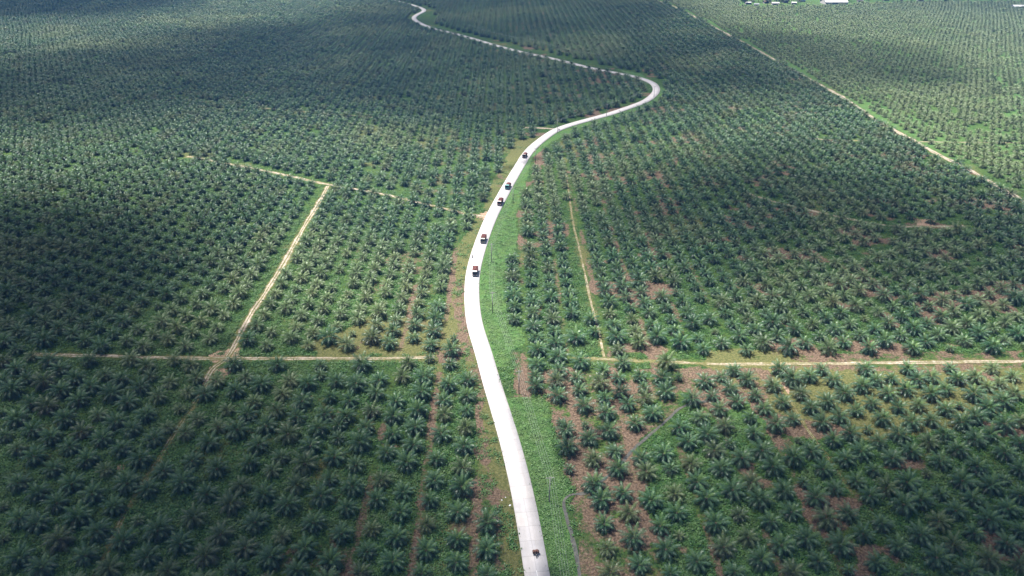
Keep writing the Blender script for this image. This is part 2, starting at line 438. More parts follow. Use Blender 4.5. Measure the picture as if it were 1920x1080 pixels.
# ------------------------------------------------------------------ dirt tracks
def track_mat(name, grassy):
    m, nt, b = mat(name)
    P = posn(nt)
    sx = N(nt, 'ShaderNodeSeparateXYZ'); nt.links.new(attr(nt, 'lane').outputs['Vector'], sx.inputs[0])
    sand = ramp(nt, noise(nt, P, .9, 6, .7), [(.3, (.20, .155, .115)), (.5, (.37, .305, .245)), (.68, (.58, .515, .44))])
    grass = ramp(nt, noise(nt, P, 1.6, 5, .7), [(.3, (.05, .06, .02)), (.7, (.20, .18, .07))])
    ax = math_(nt, 'ABSOLUTE', sx.outputs[0])
    rut = math_(nt, 'SUBTRACT', 1.0, math_(nt, 'MULTIPLY', math_(nt, 'ABSOLUTE', math_(nt, 'SUBTRACT', ax, .42)), 3.4))
    big = noise(nt, P, .07, 4, .6)
    f = math_(nt, 'ADD', rut, math_(nt, 'MULTIPLY', math_(nt, 'SUBTRACT', noise(nt, P, .5, 5, .75), .5), 3.0))
    f = math_(nt, 'ADD', f, math_(nt, 'MULTIPLY', math_(nt, 'SUBTRACT', big, .5), 2.5))
    f = math_(nt, 'ADD', f, .75 - 1.5 * grassy, True)
    nt.links.new(mix(nt, f, grass, sand), b.inputs['Base Color'])
    b.inputs['Roughness'].default_value = .95; b.inputs['Specular IOR Level'].default_value = .1
    bump(nt, noise(nt, P, 2, 5), .1, b)
    return m
for i, (k, L) in enumerate(tracks.items()):
    w, g = TW[k]
    s = np.arange(len(L)) * 1.0
    j = [(fbm(s, s * 0 + i * 50 + q * 13, 6) - .5) * 1.6 * w for q in range(2)]
    jj = [j[0], j[0] * .3, np.zeros(len(L)), j[1] * .3, j[1]]
    z = .016 + .004 * i
    me = strip('dirt_track', L, [-w, -w * .5, 0, w * .5, w], [z] * 5, track_mat('track_soil', g), jit=jj)
    tag(link('dirt_track', me), kind='structure')
# ------------------------------------------------------------------ stream
sm, nt, b = mat('stream_water')
P = posn(nt)
nt.links.new(ramp(nt, noise(nt, P, .8, 5), [(.35, (.05, .052, .044)), (.65, (.11, .105, .088))]), b.inputs['Base Color'])
b.inputs['Roughness'].default_value = .32
bump(nt, noise(nt, P, 3, 3), .04, b)
s = np.arange(len(stream_c)) * .6
tag(link('stream_water', strip('stream_water', stream_c, [-.48, .48], [.07, .07], sm, jit=[(fbm(s, s * 0, 4) - .5) * .7, (fbm(s, s * 0 + 60, 4) - .5) * .7])), kind='structure')

# ------------------------------------------------------------------ oil palms
fm, nt, b = mat('palm_frond')
age = attr(nt, 'age').outputs['Fac']                    # 0 young centre .. 1 oldest low fronds (age colour, plus light painted into young fronds and shade into low ones)
oi = N(nt, 'ShaderNodeObjectInfo').outputs['Random']
P = posn(nt)
c = ramp(nt, age, [(0, (.14, .24, .06)), (.15, (.060, .145, .066)), (.42, (.032, .092, .044)), (.7, (.018, .046, .026)), (.88, (.016, .026, .018)), (1, (.05, .040, .028))])
c = mix(nt, math_(nt, 'MULTIPLY', oi, .45), c, (.056, .098, .060))
c = mix(nt, math_(nt, 'MULTIPLY', math_(nt, 'GREATER_THAN', oi, .90), .5), c, (.13, .145, .045))
c = mix(nt, math_(nt, 'MULTIPLY', math_(nt, 'LESS_THAN', oi, .05), .45), c, (.11, .085, .05))
patch = ramp(nt, noise(nt, P, .016, 3), [(.42, (0, 0, 0)), (.6, (.5, .5, .5))])
c = mix(nt, patch, c, (.050, .092, .046))
tone = attr(nt, 'tone'); tone.attribute_type = 'INSTANCER'      # younger, yellower stands
c = mix(nt, tone.outputs['Fac'], c, (.20, .245, .105))
nt.links.new(c, b.inputs['Base Color'])
b.inputs['Roughness'].default_value = .40
b.inputs['Specular IOR Level'].default_value = .5
tr = N(nt, 'ShaderNodeBsdfTranslucent'); tr.inputs[0].default_value = (.10, .19, .03, 1)
ms = N(nt, 'ShaderNodeMixShader'); ms.inputs[0].default_value = .07
out = nt.nodes['Material Output']
nt.links.new(b.outputs[0], ms.inputs[1]); nt.links.new(tr.outputs[0], ms.inputs[2]); nt.links.new(ms.outputs[0], out.inputs[0])
tm = simple('palm_trunk', (.085, .065, .045), .95, var=.5, scale=4)

def crown_data(seed, nf=40, size=1.0, spread=1.0, droop=1.0, nl=15):
    """fronds round a hub: feathered leaflets on arching stalks; hub at z = 2.0, radius about 3.5 m"""
    r = random.Random(seed)
    V = []; F = []; AG = []
    def quad(a, b_, c_, d, g):
        k = len(V); V.extend([a, b_, c_, d]); F.append((k, k + 1, k + 2, k + 3)); AG.extend([g] * 4)
    for i in range(nf):
        t = i / (nf - 1)                       # 0 = newest
        az = i * 2.39996 + r.uniform(-.25, .25)
        el = R(82 - 95 * t ** .85 * spread + r.uniform(-7, 7))
        L = (3.3 + 1.5 * math.sin(math.pi * min(1, t * .8 + .25))) * size * r.uniform(.88, 1.1)
        if t < .06: L *= .75
        dr = (0.9 + .75 * t) * droop * r.uniform(.85, 1.2)
        g = min(1, max(0, t + r.uniform(-.08, .08)))
        h = Vector((math.cos(az), math.sin(az), 0)); side0 = Vector((-h.y, h.x, 0))
        p = Vector((h.x * .22, h.y * .22, 2.0 - .25 * t)); M = 7
        pts = [p.copy()]; e = el; twist = r.uniform(-.5, .5)
        for k in range(M):
            e -= dr / M * (.45 + 1.1 * k / M)
            p = p + (h * math.cos(e) + Vector((0, 0, math.sin(e)))) * (L / M) + side0 * (twist * .09 * k / M)
            if p.z < .25: p.z = .25 + r.random() * .1
            pts.append(p.copy())
        def at(u):
            x = u * M; k = min(int(x), M - 1); f = x - k
            return pts[k].lerp(pts[k + 1], f), (pts[k + 1] - pts[k]).normalized()
        # stalk
        prev = None
        for k in range(M):
            w0 = .055 * (1 - k / M) + .012; w1 = .055 * (1 - (k + 1) / M) + .012
            a, bb = pts[k], pts[k + 1]
            quad(a - side0 * w0, a + side0 * w0, bb + side0 * w1, bb - side0 * w1, max(0, g * .6 - .05))
        for sgn in (-1, 1):
            for q in range(nl):
                u = .16 + .84 * (q + .5 * (sgn > 0) + r.uniform(-.2, .2)) / nl
                u = min(u, .995)
                c0, tg = at(u)
                sd = tg.cross(Vector((0, 0, 1)));
                sd = sd.normalized() * -sgn if sd.length > .2 else side0 * -sgn
                up = sd.cross(tg).normalized(); 
                if up.z < 0: up = -up
                ln = (.95 * math.sin(math.pi * (.12 + .80 * u)) + .12) * size * r.uniform(.85, 1.15)
                lift = r.uniform(-.45, .12)
                d = (sd * .86 + tg * (.45 + .5 * u) + up * lift).normalized()
                w = .088 * r.uniform(.8, 1.2)
                m1 = c0 + d * ln * .5 - Vector((0, 0, .06 * ln)); m2 = c0 + d * ln - Vector((0, 0, .42 * ln))
                wv = tg * w
                g2 = min(1, max(0, g + r.uniform(-.06, .06)))
                quad(c0 - wv * .6, c0 + wv * .6, m1 + wv, m1 - wv, g2)
                quad(m1 - wv, m1 + wv, m2 + wv * .25, m2 - wv * .25, g2)
    return V, F, AG
def trunk_data(r_=.32):
    m = MB(); n = 10; V = []; F = []
    zs = [-.15, .1, .5, .9, 1.3, 1.7, 2.0, 2.12]; rs = [.46, .44, .40, .42, .39, .41, .34, .12]
    for z, q in zip(zs, rs):
        for k in range(n):
            a = 2 * math.pi * k / n + z; rr = q * (1 + .12 * math.sin(k * 2.6 + z * 9))
            V.append((math.cos(a) * rr, math.sin(a) * rr, z))
    for i in range(len(zs) - 1):
        for k in range(n):
            F.append((i * n + k, i * n + (k + 1) % n, (i + 1) * n + (k + 1) % n, (i + 1) * n + k))
    F.append(tuple((len(zs) - 1) * n + k for k in range(n)))
    return V, F
def crown_mesh(name, data, trunk=None):
    V, F, AG = data
    V = list(V); F = list(F); AG = list(AG); mi = [0] * len(F)
    if trunk:
        k = len(V); V += trunk[0]; F += [tuple(i + k for i in f) for f in trunk[1]]; AG += [1] * len(trunk[0]); mi += [1] * len(trunk[1])
    me = mesh(name, V, F, [fm, tm] if trunk else [fm], mi=mi)
    a = me.attributes.new('age', 'FLOAT', 'POINT'); a.data.foreach_set('value', AG)
    return me
TRK = trunk_data()
KINDS = [dict(seed=1, nf=33), dict(seed=2, nf=30, droop=1.1), dict(seed=3, nf=35, spread=1.05), dict(seed=4, nf=29, droop=.85), dict(seed=5, nf=32, spread=.92),
         dict(seed=6, nf=28, droop=1.2), dict(seed=7, nf=26, size=.9, droop=.9, spread=.85), dict(seed=8, nf=22, size=.8, droop=1.0, spread=.9)]
KD = [crown_data(**k) for k in KINDS]
for k_, (V_, F_, A_) in zip(KINDS, KD):
    rr_ = np.percentile([math.hypot(v.x, v.y) for v in V_], 96)
    f_ = 3.4 * k_.get('size', 1) / rr_; print('crown radius', round(rr_, 2), 'top', round(max(v.z for v in V_), 2))
    for v in V_: v.x *= f_; v.y *= f_; v.z = 2 + (v.z - 2) * f_ if v.z > 2 else v.z
crown_me = [crown_mesh('palm_crown', d) for d in KD]
trunk_me = mesh('palm_trunk', TRK[0], TRK[1], [tm])

# crowns read off the photograph, tile by tile (x, y, half width), 5.684 tile px per photo px
TILES = {
(0, 890): "190,80,130 395,190,130 20,310,90 760,90,140 985,200,150 610,300,140 1350,90,150 1580,150,130 205,460,140 400,520,150 1215,330,130 820,450,160 1050,600,150 1460,460,100 20,650,80 640,690,170 1310,700,150 210,880,150 440,980,160 910,850,140 1560,880,150 1160,990,150 1690,600,170 1790,990,130",
(320, 890): "130,90,160 380,190,130 745,110,130 1340,100,130 1000,210,140 1600,220,150 640,310,150 1240,320,150 1690,40,100 250,460,150 900,500,150 1520,500,140 530,630,150 100,730,150 1180,640,110 790,770,150 380,860,160 1430,770,150 1060,880,160 690,1000,130 1340,1020,140 1700,920,150 40,1010,110",
(640, 890): "120,130,140 430,50,120 660,160,120 1000,50,130 1270,130,150 60,350,120 370,260,130 620,390,130 940,270,110 1240,390,140 320,560,110 910,520,110 1560,510,150 0,620,130 590,660,140 1230,680,130 270,800,120 900,790,140 1550,780,150 540,920,150 1220,930,130 1550,1040,120 860,1040,120 200,1040,130",
(960, 890): "880,100,140 1190,190,120 1740,190,120 950,260,140 1250,410,130 1480,270,140 1760,400,130 1580,530,120 990,510,120 1290,680,150 1790,620,90 1020,770,120 1640,790,150 1050,1030,140 1360,940,130 1700,1030,110",
(1280, 890): "150,80,130 530,160,150 740,70,130 260,250,150 820,260,150 1080,170,130 1420,240,140 1620,130,110 1290,60,90 20,430,120 600,410,100 1160,380,130 350,510,150 930,490,130 1540,470,160 70,660,130 1750,400,120 440,770,150 700,660,130 1060,750,160 1330,680,150 1690,740,160 160,920,150 830,900,150 1450,910,130 560,1030,120 1190,1030,150 1790,990,100",
(1600, 890): "180,220,130 350,140,130 570,70,140 40,50,110 930,180,100 1160,60,150 1470,110,140 1280,250,120 540,330,160 720,270,140 1100,380,130 1450,480,160 1650,350,130 1780,220,130 310,510,120 920,490,140 110,620,120 720,640,150 480,760,140 1070,730,130 1290,610,120 1640,730,140 1800,580,110 880,890,170 1460,900,150 250,920,130 1250,1010,150 40,1000,120 1780,950,120 640,1040,120 20,400,80 1620,30,90",
(0, 700): "30,90,110 280,50,100 470,90,130 790,60,120 640,190,130 970,140,120 1290,60,120 1490,150,120 1690,240,110 130,190,140 1180,220,130 840,280,130 1360,310,130 1560,440,120 320,320,110 490,360,130 1040,430,100 180,480,140 690,490,130 1230,510,130 1410,590,120 340,600,120 860,610,120 1640,700,130 540,680,130 50,660,100 1090,690,130 180,790,110 740,780,120 1290,800,130 370,890,140 930,910,130 1500,920,140 570,1020,120 1120,1010,100 1740,1020,120 1800,80,100 10,400,60 1780,560,90 1110,10,100 1600,20,90",
(320, 700): "270,40,100 480,80,110 180,190,90 360,220,120 790,40,100 970,120,130 690,190,120 1270,70,110 1470,110,120 1760,80,110 1180,210,110 1400,290,130 1700,240,90 880,300,100 1130,390,120 280,470,100 590,370,90 820,430,120 1340,460,110 1640,420,110 80,360,80 500,560,110 160,630,110 1020,560,130 700,610,150 1260,650,150 1590,580,140 400,740,130 930,760,140 1790,530,100 1490,770,140 1780,670,100 1180,880,110 230,920,120 1740,890,140 840,960,120 1420,970,150 500,1010,130 1080,1020,110 1590,0,80",
(640, 700): "160,110,130 410,60,110 650,30,110 880,40,130 1140,120,110 1350,60,110 370,210,110 860,200,130 1090,280,110 1340,230,110 580,290,120 90,280,110 1330,390,90 820,400,130 320,400,110 550,450,120 60,450,120 1100,430,110 270,570,110 1320,570,110 790,570,130 540,650,120 1060,640,130 20,640,80 210,740,150 760,760,130 1300,780,130 490,840,120 1020,900,110 700,950,140 150,970,110 1290,1000,130",
(960, 700): "250,130,110 250,20,90 470,80,110 690,40,100 720,160,100 490,230,120 930,100,120 1130,30,90 1170,190,110 1360,20,90 1400,140,80 1590,50,120 1780,20,70 770,340,120 990,250,100 1240,320,110 1420,250,110 1640,190,120 1010,410,120 1500,420,120 780,520,60 580,590,120 1310,530,110 1030,610,130 820,680,120 590,780,130 1100,820,110 870,910,120 1620,850,130 1370,900,120 610,1000,90 1130,1010,130 1790,570,120 1430,1040,130 1690,1000,100 520,490,60",
(1280, 700): "240,80,120 420,20,90 690,60,110 960,120,110 1170,60,130 1360,20,110 1610,70,110 510,150,110 1730,210,120 320,220,90 110,270,120 770,220,90 1260,210,100 580,290,110 1550,300,120 1070,300,110 870,360,110 1370,360,110 390,370,110 190,470,110 1180,470,100 1670,450,120 720,460,90 450,550,120 1490,520,120 990,550,130 770,630,110 270,650,130 1780,630,120 60,720,130 1610,700,110 510,720,80 1380,820,120 330,820,130 850,820,140 640,900,140 1180,900,140 1740,910,120 1240,680,60 90,960,120 420,1000,140 960,1000,140 1500,1010,120 20,40,90",
(1600, 700): "100,130,120 250,60,110 680,60,120 370,210,120 550,160,120 410,40,80 830,30,100 1110,50,110 1290,30,100 1430,120,90 1700,20,90 1570,90,90 980,160,110 1280,220,130 1710,210,110 830,220,120 200,310,100 690,330,100 990,370,120 1590,300,130 1140,320,70 30,380,100 480,350,100 1440,360,120 320,480,120 630,520,130 840,490,100 1300,460,130 1160,530,130 1780,500,110 1620,550,140 150,570,80 480,650,130 270,720,110 960,650,120 1300,690,130 1460,640,110 810,720,120 80,830,140 1780,730,120 620,820,120 1120,810,130 430,900,130 1610,840,130 930,930,130 1330,990,130 220,1020,100 1780,1010,120 790,1040,70 20,620,80"}
HUB = 2.0
palms = []            # x, y, scale
for (ox, oy), t in TILES.items():
    for q in t.split():
        x, y, w = map(float, q.split(','))
        px, py = ox + x / 5.684, oy + y / 5.684
        g = ground(px, py, HUB * 1.1)
        m_per_px = (H - HUB) / (math.cos(PITCH) * (py - HOR))
        palms.append([g[0], g[1], min(1.25, max(.42, w / 5.684 * m_per_px / 3.4))])
hand = np.array(palms)
hd = np.hypot(hand[:, None, 0] - hand[None, :, 0], hand[:, None, 1] - hand[None, :, 1])
hand = hand[[not (hd[i, :i] < 4).any() for i in range(len(hand))]]
# the plantation beyond: staggered rows, one column every 7.85 m, palms 9.06 m apart in a column
STEP = COL * 2 / math.sqrt(3)
XS = np.arange(-150, 151) * COL - 4.5
gen = []
for ci, x0 in enumerate(XS):
    y = np.arange(60, 1560, STEP) + (STEP / 2 if ci % 2 else 0)
    gen.append(np.stack([np.full(len(y), x0), y, np.full(len(y), ci)], -1))
gen = np.concatenate(gen)
X, Y = gen[:, 0].copy(), gen[:, 1].copy()
# slow drift of the rows from block to block
dr = sstep(60, 250, np.abs(X - 10)) 
X += dr * (fbm(X, Y, 260, 2) - .5) * 9 + rng.normal(0, .26, len(X)); Y += (fbm(X + 900, Y, 260, 2) - .5) * 16 + rng.normal(0, .34, len(X))
px, py = project(X, Y, HUB)
keep = (np.abs(X) < .70 * Y + 95)
inhand = (py > 700) & (py < 1082) & (px > -12) & (px < 1932)
keep &= ~inhand
keep &= dist_to(X, Y, hand[:, :2]) > 5.6
FARY = ground(780, 13)[1]
keep &= dist_to(X, Y, road_c) > np.where(Y > FARY, 4.6, np.where((Y > 620) & (Y < 1000), 7.2, 8.5))
for k, L in tracks.items():
    keep &= dist_to(X, Y, L) > TW[k][0] + {'low': .6, 'old': .6, 'edge': 1.6, 'far': .3, 'bend': 1.5, 'faint': .2, 'thin': 1.2, 'cross': 1.3}.get(k, 1.6)
bl = tracks['bend']; keep &= dist_to(X, Y + 2.2, bl[int(len(bl) * .35):]) > 4.6      # open strip on the near side of the curved track
keep &= dist_to(X, Y, stream_c) > 3
keep &= ~inside(X, Y, VL) & ~inside(X, Y, VR)
SETTLE = line([(1385, 14), (1385, -16), (1600, -16), (1960, -16), (1960, 2), (1905, 4), (1700, 5), (1520, 12)])
keep &= ~inside(X, Y, SETTLE)
keep &= rng.random(len(X)) > .018
X, Y = X[keep], Y[keep]
S = rng.normal(1.0, .12, len(X)) + (fbm(X, Y, 60) - .5) * .22
# older, fuller stand to the upper left; younger stand east of the long boundary track
edgeL = tracks['edge']
east = X > np.interp(Y, edgeL[::-1, 1], edgeL[::-1, 0]) if edgeL[0, 1] > edgeL[-1, 1] else X > np.interp(Y, edgeL[:, 1], edgeL[:, 0])
S += .03 * sstep(260, 420, Y) * (~east)
S -= .15 * east
S[rng.random(len(X)) < .03] *= .6
S = np.clip(S, .45, 1.32)
ALL = np.concatenate([hand, np.stack([X, Y, S], -1)])
px, py = project(ALL[:, 0], ALL[:, 1], HUB)
depth = (H - HUB) / (py - HOR)
size_px = ALL[:, 2] / depth
vis = (px > -8) & (px < 1928) & (py > 0) & (py < 1088)
order = np.argsort(np.where(vis, -size_px, 1e9))
indiv = order[:300]; rest = np.ones(len(ALL), bool); rest[indiv] = False
kind_of = np.where(ALL[:, 2] < .72, rng.integers(6, 8, len(ALL)), rng.integers(0, 6, len(ALL)))
NUM = 'first second third fourth fifth sixth seventh eighth ninth tenth eleventh twelfth thirteenth fourteenth fifteenth sixteenth seventeenth eighteenth nineteenth twentieth'.split()
# rows counted from the bottom edge of the photograph, position counted from the road
iy = py[indiv]; band = np.digitize(-iy, [-1045, -1008, -970, -932, -896, -862, -828, -796, -766, -738])
rdx = np.interp(ALL[indiv, 1], road_c[:400, 1], road_c[:400, 0])
right = ALL[indiv, 0] > rdx
stx = np.interp(ALL[indiv, 1], np.sort(stream_c[:, 1]), stream_c[np.argsort(stream_c[:, 1]), 0])
lab = {}
gi = lambda arr, x, y: None
for side in (False, True):
    for bnd in range(12):
        k = [j for j in range(300) if right[j] == side and band[j] == bnd]
        k.sort(key=lambda j: abs(px[indiv[j]] - (950 + 0)))
        for n, j in enumerate(k): lab[j] = (n, bnd, side)
pbrown = brown; 
tree_g = {}
def foot(x, y):
    if inside(np.array([x]), np.array([y]), BROWN[0])[0]: return 'over reddish litter'
    for t in TAN:
        if inside(np.array([x]), np.array([y]), t)[0]: return 'over dry grass'
    return 'over green cover'
protos = {}
for j, idx in enumerate(indiv):
    x, y, s_ = ALL[idx]; kd = int(kind_of[idx])
    if kd not in protos:
        e = empty('oil_palm', (0, 0, 0))
        link('crown', crown_me[kd], e); link('trunk', trunk_me, e)
        protos[kd] = e; o = e
    else:
        o = protos[kd].copy(); C.objects.link(o)
        for ch in protos[kd].children:
            c_ = ch.copy(); C.objects.link(c_); c_.parent = o
    o.location = (x, y, -.03)
    o.rotation_euler = (rng.normal(0, .05), rng.normal(0, .05), rng.random() * 6.283)
    o.scale = (s_, s_, s_ * rng.uniform(.92, 1.1))
    n, bnd, side = lab[j]
    look = 'very small' if s_ < .62 else 'small' if s_ < .85 else 'medium' if s_ < 1.02 else 'large' if s_ < 1.12 else 'very large'
    tag(o, f"{look} palm {foot(x, y)}, {NUM[n] if n < 20 else 'last'} {'right' if side else 'left'} of road, {NUM[bnd]} row from photo bottom", 'palm', 'oil palms in the foreground')

# all the palms further off, and those past the first 300: one object, scattered as instances
src = bpy.data.collections.new('palm_kinds')
for d in KD:
    o_ = bpy.data.objects.new('oil_palm_kind', crown_mesh('palm_kind', d, TRK)); src.objects.link(o_)
def scatter(name, pts, coll, idx, scl, rot):
    me = bpy.data.meshes.new(name); n = len(pts)
    me.vertices.add(n); me.vertices.foreach_set('co', np.asarray(pts, np.float32).ravel())
    a = me.attributes.new('kind_index', 'INT', 'POINT'); a.data.foreach_set('value', np.asarray(idx, np.int32))
    a = me.attributes.new('size', 'FLOAT_VECTOR', 'POINT'); a.data.foreach_set('vector', np.asarray(scl, np.float32).ravel())
    a = me.attributes.new('turn', 'FLOAT_VECTOR', 'POINT'); a.data.foreach_set('vector', np.asarray(rot, np.float32).ravel())
    o = link(name, me)
    ng = bpy.data.node_groups.new(name, 'GeometryNodeTree')
    ng.interface.new_socket('Geometry', in_out='INPUT', socket_type='NodeSocketGeometry')
    ng.interface.new_socket('Geometry', in_out='OUTPUT', socket_type='NodeSocketGeometry')
    i_ = ng.nodes.new('NodeGroupInput'); o_ = ng.nodes.new('NodeGroupOutput')
    ci = ng.nodes.new('GeometryNodeCollectionInfo'); ci.inputs[0].default_value = coll
    ci.inputs[1].default_value = True; ci.inputs[2].default_value = True
    ip = ng.nodes.new('GeometryNodeInstanceOnPoints'); ip.inputs['Pick Instance'].default_value = True
    def na(t, n_):
        q = ng.nodes.new('GeometryNodeInputNamedAttribute'); q.data_type = t; q.inputs[0].default_value = n_; return q.outputs[0]
    ng.links.new(i_.outputs[0], ip.inputs['Points']); ng.links.new(ci.outputs[0], ip.inputs['Instance'])
    ng.links.new(na('INT', 'kind_index'), ip.inputs['Instance Index'])
    ng.links.new(na('FLOAT_VECTOR', 'turn'), ip.inputs['Rotation'])
    ng.links.new(na('FLOAT_VECTOR', 'size'), ip.inputs['Scale'])
    ng.links.new(ip.outputs[0], o_.inputs[0])
    md = o.modifiers.new('scatter', 'NODES'); md.node_group = ng
    return o
Q = ALL[rest]; nq = len(Q)
print('palms', len(ALL), 'scattered', nq)
sc = np.stack([Q[:, 2], Q[:, 2], Q[:, 2] * rng.uniform(.9, 1.15, nq)], -1)
rt = np.stack([rng.normal(0, .06, nq), rng.normal(0, .06, nq), rng.random(nq) * 6.283], -1)
far_palms = tag(FP := scatter('palm_plantation', np.stack([Q[:, 0], Q[:, 1], np.full(nq, -.03)], -1), src, kind_of[rest], sc, rt), kind='stuff')
Qx, Qy = Q[:, 0], Q[:, 1]; e_ = Qx > np.interp(Qy, EDGE[:, 1], EDGE[:, 0])
tn = np.clip(e_ * (.45 + .5 * fbm(Qx, Qy, 50)) + ~e_ * (sstep(.52, .72, fbm(Qx + 50, Qy, 90)) * .5) + rng.normal(0, .08, nq), 0, 1)
a = FP.data.attributes.new('tone', 'FLOAT', 'POINT'); a.data.foreach_set('value', tn.astype(np.float32))

# creeping ground cover: leafy clumps on the green ground near by
lm, nt, b = mat('creeper_leaf')
P = posn(nt)
g_ = ramp(nt, noise(nt, P, .5, 4, .6), [(.3, (.022, .065, .014)), (.5, (.045, .12, .025)), (.7, (.095, .19, .05))])
isc = attr(nt, 'bright'); isc.attribute_type = 'INSTANCER'
g_ = mix(nt, isc.outputs['Fac'], g_, (.105, .20, .058))
g_ = mix(nt, ramp(nt, noise(nt, P, .12, 4, .7), [(.45, (0, 0, 0)), (.65, (.5, .5, .5))]), g_, (.10, .15, .05))
nt.links.new(g_, b.inputs['Base Color'])
b.inputs['Roughness'].default_value = .5; b.inputs['Specular IOR Level'].default_value = .3
src2 = bpy.data.collections.new('creeper_kinds')
for k in range(4):
    r = random.Random(40 + k); V = []; F = []
    for q in range(26):
        c0 = Vector((r.gauss(0, .5), r.gauss(0, .5), r.uniform(.05, .42))); nrm = Vector((r.gauss(0, .5), r.gauss(0, .5), 1)).normalized()
        u = nrm.orthogonal().normalized(); v = nrm.cross(u); s_ = r.uniform(.09, .2); k0 = len(V)
        a = r.random() * 6.28; u, v = u * math.cos(a) + v * math.sin(a), v * math.cos(a) - u * math.sin(a)
        V += [c0 - u * s_, c0 - v * s_ * .8, c0 + u * s_, c0 + v * s_ * .8]; F.append((k0, k0 + 1, k0 + 2, k0 + 3))
    src2.objects.link(bpy.data.objects.new('creeper_clump', mesh('creeper_clump', V, F, [lm])))
n = 170000
yy = 95 + 420 * rng.random(n) ** 1.6
xx = (rng.random(n) * 2 - 1) * (.64 * yy + 62)
jx = xx + (fbm(xx, yy, 9) - .5) * 5; jy = yy + (fbm(xx + 400, yy, 9) - .5) * 5
cv = region([COVER_A, COVER_B], xx, yy) > 0
bad = (region(BROWN, jx, jy) > 0) | (region(TAN, jx, jy) > 0) | inside(jx, jy, VL)
phx = np.abs(((xx - GAP + COL) / (2 * COL)) % 1 - .5) * 2 * COL
zn = np.exp(-((xx + 20) / 45.) ** 2) + .9 * np.exp(-((xx - 50) / 50.) ** 2) + .28 * sstep(-20, 60, xx)
bad |= (phx < 1.7) & (rng.random(n) < zn * 1.2)
bad |= (fbm(xx - 300, yy, 16) > .62) & (xx > -60)
ok = cv | (~bad & (rng.random(n) < .85)) | (inside(xx, yy, VL) & (rng.random(n) < .35) & (fbm(xx, yy, 5) > .5))
ok &= rng.random(n) > sstep(300, 500, yy)
ok &= dist_to(xx, yy, road_c[:500]) > RW + .7
for k in ('diag', 'old', 'left', 'right', 'weedy', 'thin', 'low', 'cross'):
    ok &= dist_to(xx, yy, tracks[k]) > TW[k][0] + (.6 if k not in ('low', 'old') else -.2)
ok &= dist_to(xx, yy, stream_c) > 1.2
xx, yy, cv = xx[ok], yy[ok], cv[ok]; n = len(xx)
cs = rng.uniform(.7, 1.5, n) * np.where(cv, .8, 1)
creep = scatter('creeper_ground_cover', np.stack([xx, yy, np.zeros(n)], -1), src2, rng.integers(0, 4, n), np.stack([cs, cs, cs], -1), np.stack([np.zeros(n), np.zeros(n), rng.random(n) * 6.28], -1))
a = creep.data.attributes.new('bright', 'FLOAT', 'POINT'); a.data.foreach_set('value', (cv * rng.uniform(.35, .95, n)).astype(np.float32))
tag(creep, kind='stuff')


# ------------------------------------------------------------------ power line
wood = simple('pole_concrete', (.30, .29, .27), .85, var=.3)
steel = simple('crossarm_steel', (.35, .37, .38), .5, metal=.6)
porc = simple('insulator_porcelain', (.45, .30, .22), .3)
wirem = simple('wire_aluminium', (.45, .48, .45), .45, metal=.3)
PO = [(1082, 1290), (1030, 943), (973, 738), (923.5, 586), (922, 492), (962, 382), (1004, 305), (1045, 249), (1137, 218), (1226, 183), (1122, 120), (1000, 91), (880, 62)]
pp = [ground(*q) for q in PO]
ARMS = (-.95, -.3, .35, 1.0)
PH = 9.3
tips = []
proto = None
WORDS = ['outside the photo at the near end', 'nearest the camera at the green verge', 'beside the bare soil patch right of road', 'in green verge below the leading truck',
         'in green verge beside the motorbike', 'on the verge beside the middle trucks', 'on verge right of the hindmost truck', 'in front of the road at the track junction',
         'on the far verge past the junction', 'on the inside of the sharp bend', 'behind the road beyond the sharp bend', 'among far palms behind the road', 'farthest off near the last bend']
for i, p in enumerate(pp):
    a = pp[max(i - 1, 0)]; c_ = pp[min(i + 1, len(pp) - 1)]
    d = np.array(c_) - np.array(a); ang = math.atan2(d[1], d[0]) - math.pi / 2
    tips.append([(p[0] + math.cos(ang) * o, p[1] + math.sin(ang) * o, PH - .32 + (.18)) for o in ARMS])
    if i == 0: continue
    if proto is None:
        e = empty('utility_pole', (0, 0, 0)); proto = e
        MB().cyl((0, 0, -.5), (0, 0, PH), .17, .10, 14).build('pole', wood, e, True)
        m = MB().box(-1.15, 1.15, -.06, .06, PH - .52, PH - .40, .01); m.cyl((-.75, 0, PH - .45), (0, .02, PH - 1.2), .025, n=6).cyl((.75, 0, PH - .45), (0, .02, PH - 1.2), .025, n=6)
        arm = m.build('crossarm', steel, e)
        for o in ARMS:
            MB().cyl((o, 0, PH - .42), (o, 0, PH - .16), .05, .035, 8).cyl((o, 0, PH - .34), (o, 0, PH - .28), .085, .085, 8).build('insulator', porc, arm)
    else:
        e = proto.copy(); C.objects.link(e)
        for ch in proto.children:
            q = ch.copy(); C.objects.link(q); q.parent = e
            for g2 in ch.children:
                w_ = g2.copy(); C.objects.link(w_); w_.parent = q
    e.location = (p[0], p[1], 0); e.rotation_euler = (0, 0, ang)
    tag(e, 'slim grey power pole with crossarm ' + WORDS[i], 'power pole', 'power poles along the road')
for j, (o, w) in enumerate(zip(ARMS, ('leftmost of the four thin power wires', 'second from the left of the four thin power wires', 'third from the left of the four thin power wires', 'rightmost of the four thin power wires'))):
    pts = []
    for i in range(len(tips) - 1):
        A_ = Vector(tips[i][j]); B_ = Vector(tips[i + 1][j]); L_ = (B_ - A_).length
        for k in range(10):
            t = k / 10; q = A_.lerp(B_, t); q.z -= 4 * t * (1 - t) * L_ * .018; pts.append(q)
    pts.append(Vector(tips[-1][j]))
    tag(MB().tube(pts, .014, 5).build('power_wire', wirem), w + ' running beside the road', 'power wire', 'power wires on the poles')

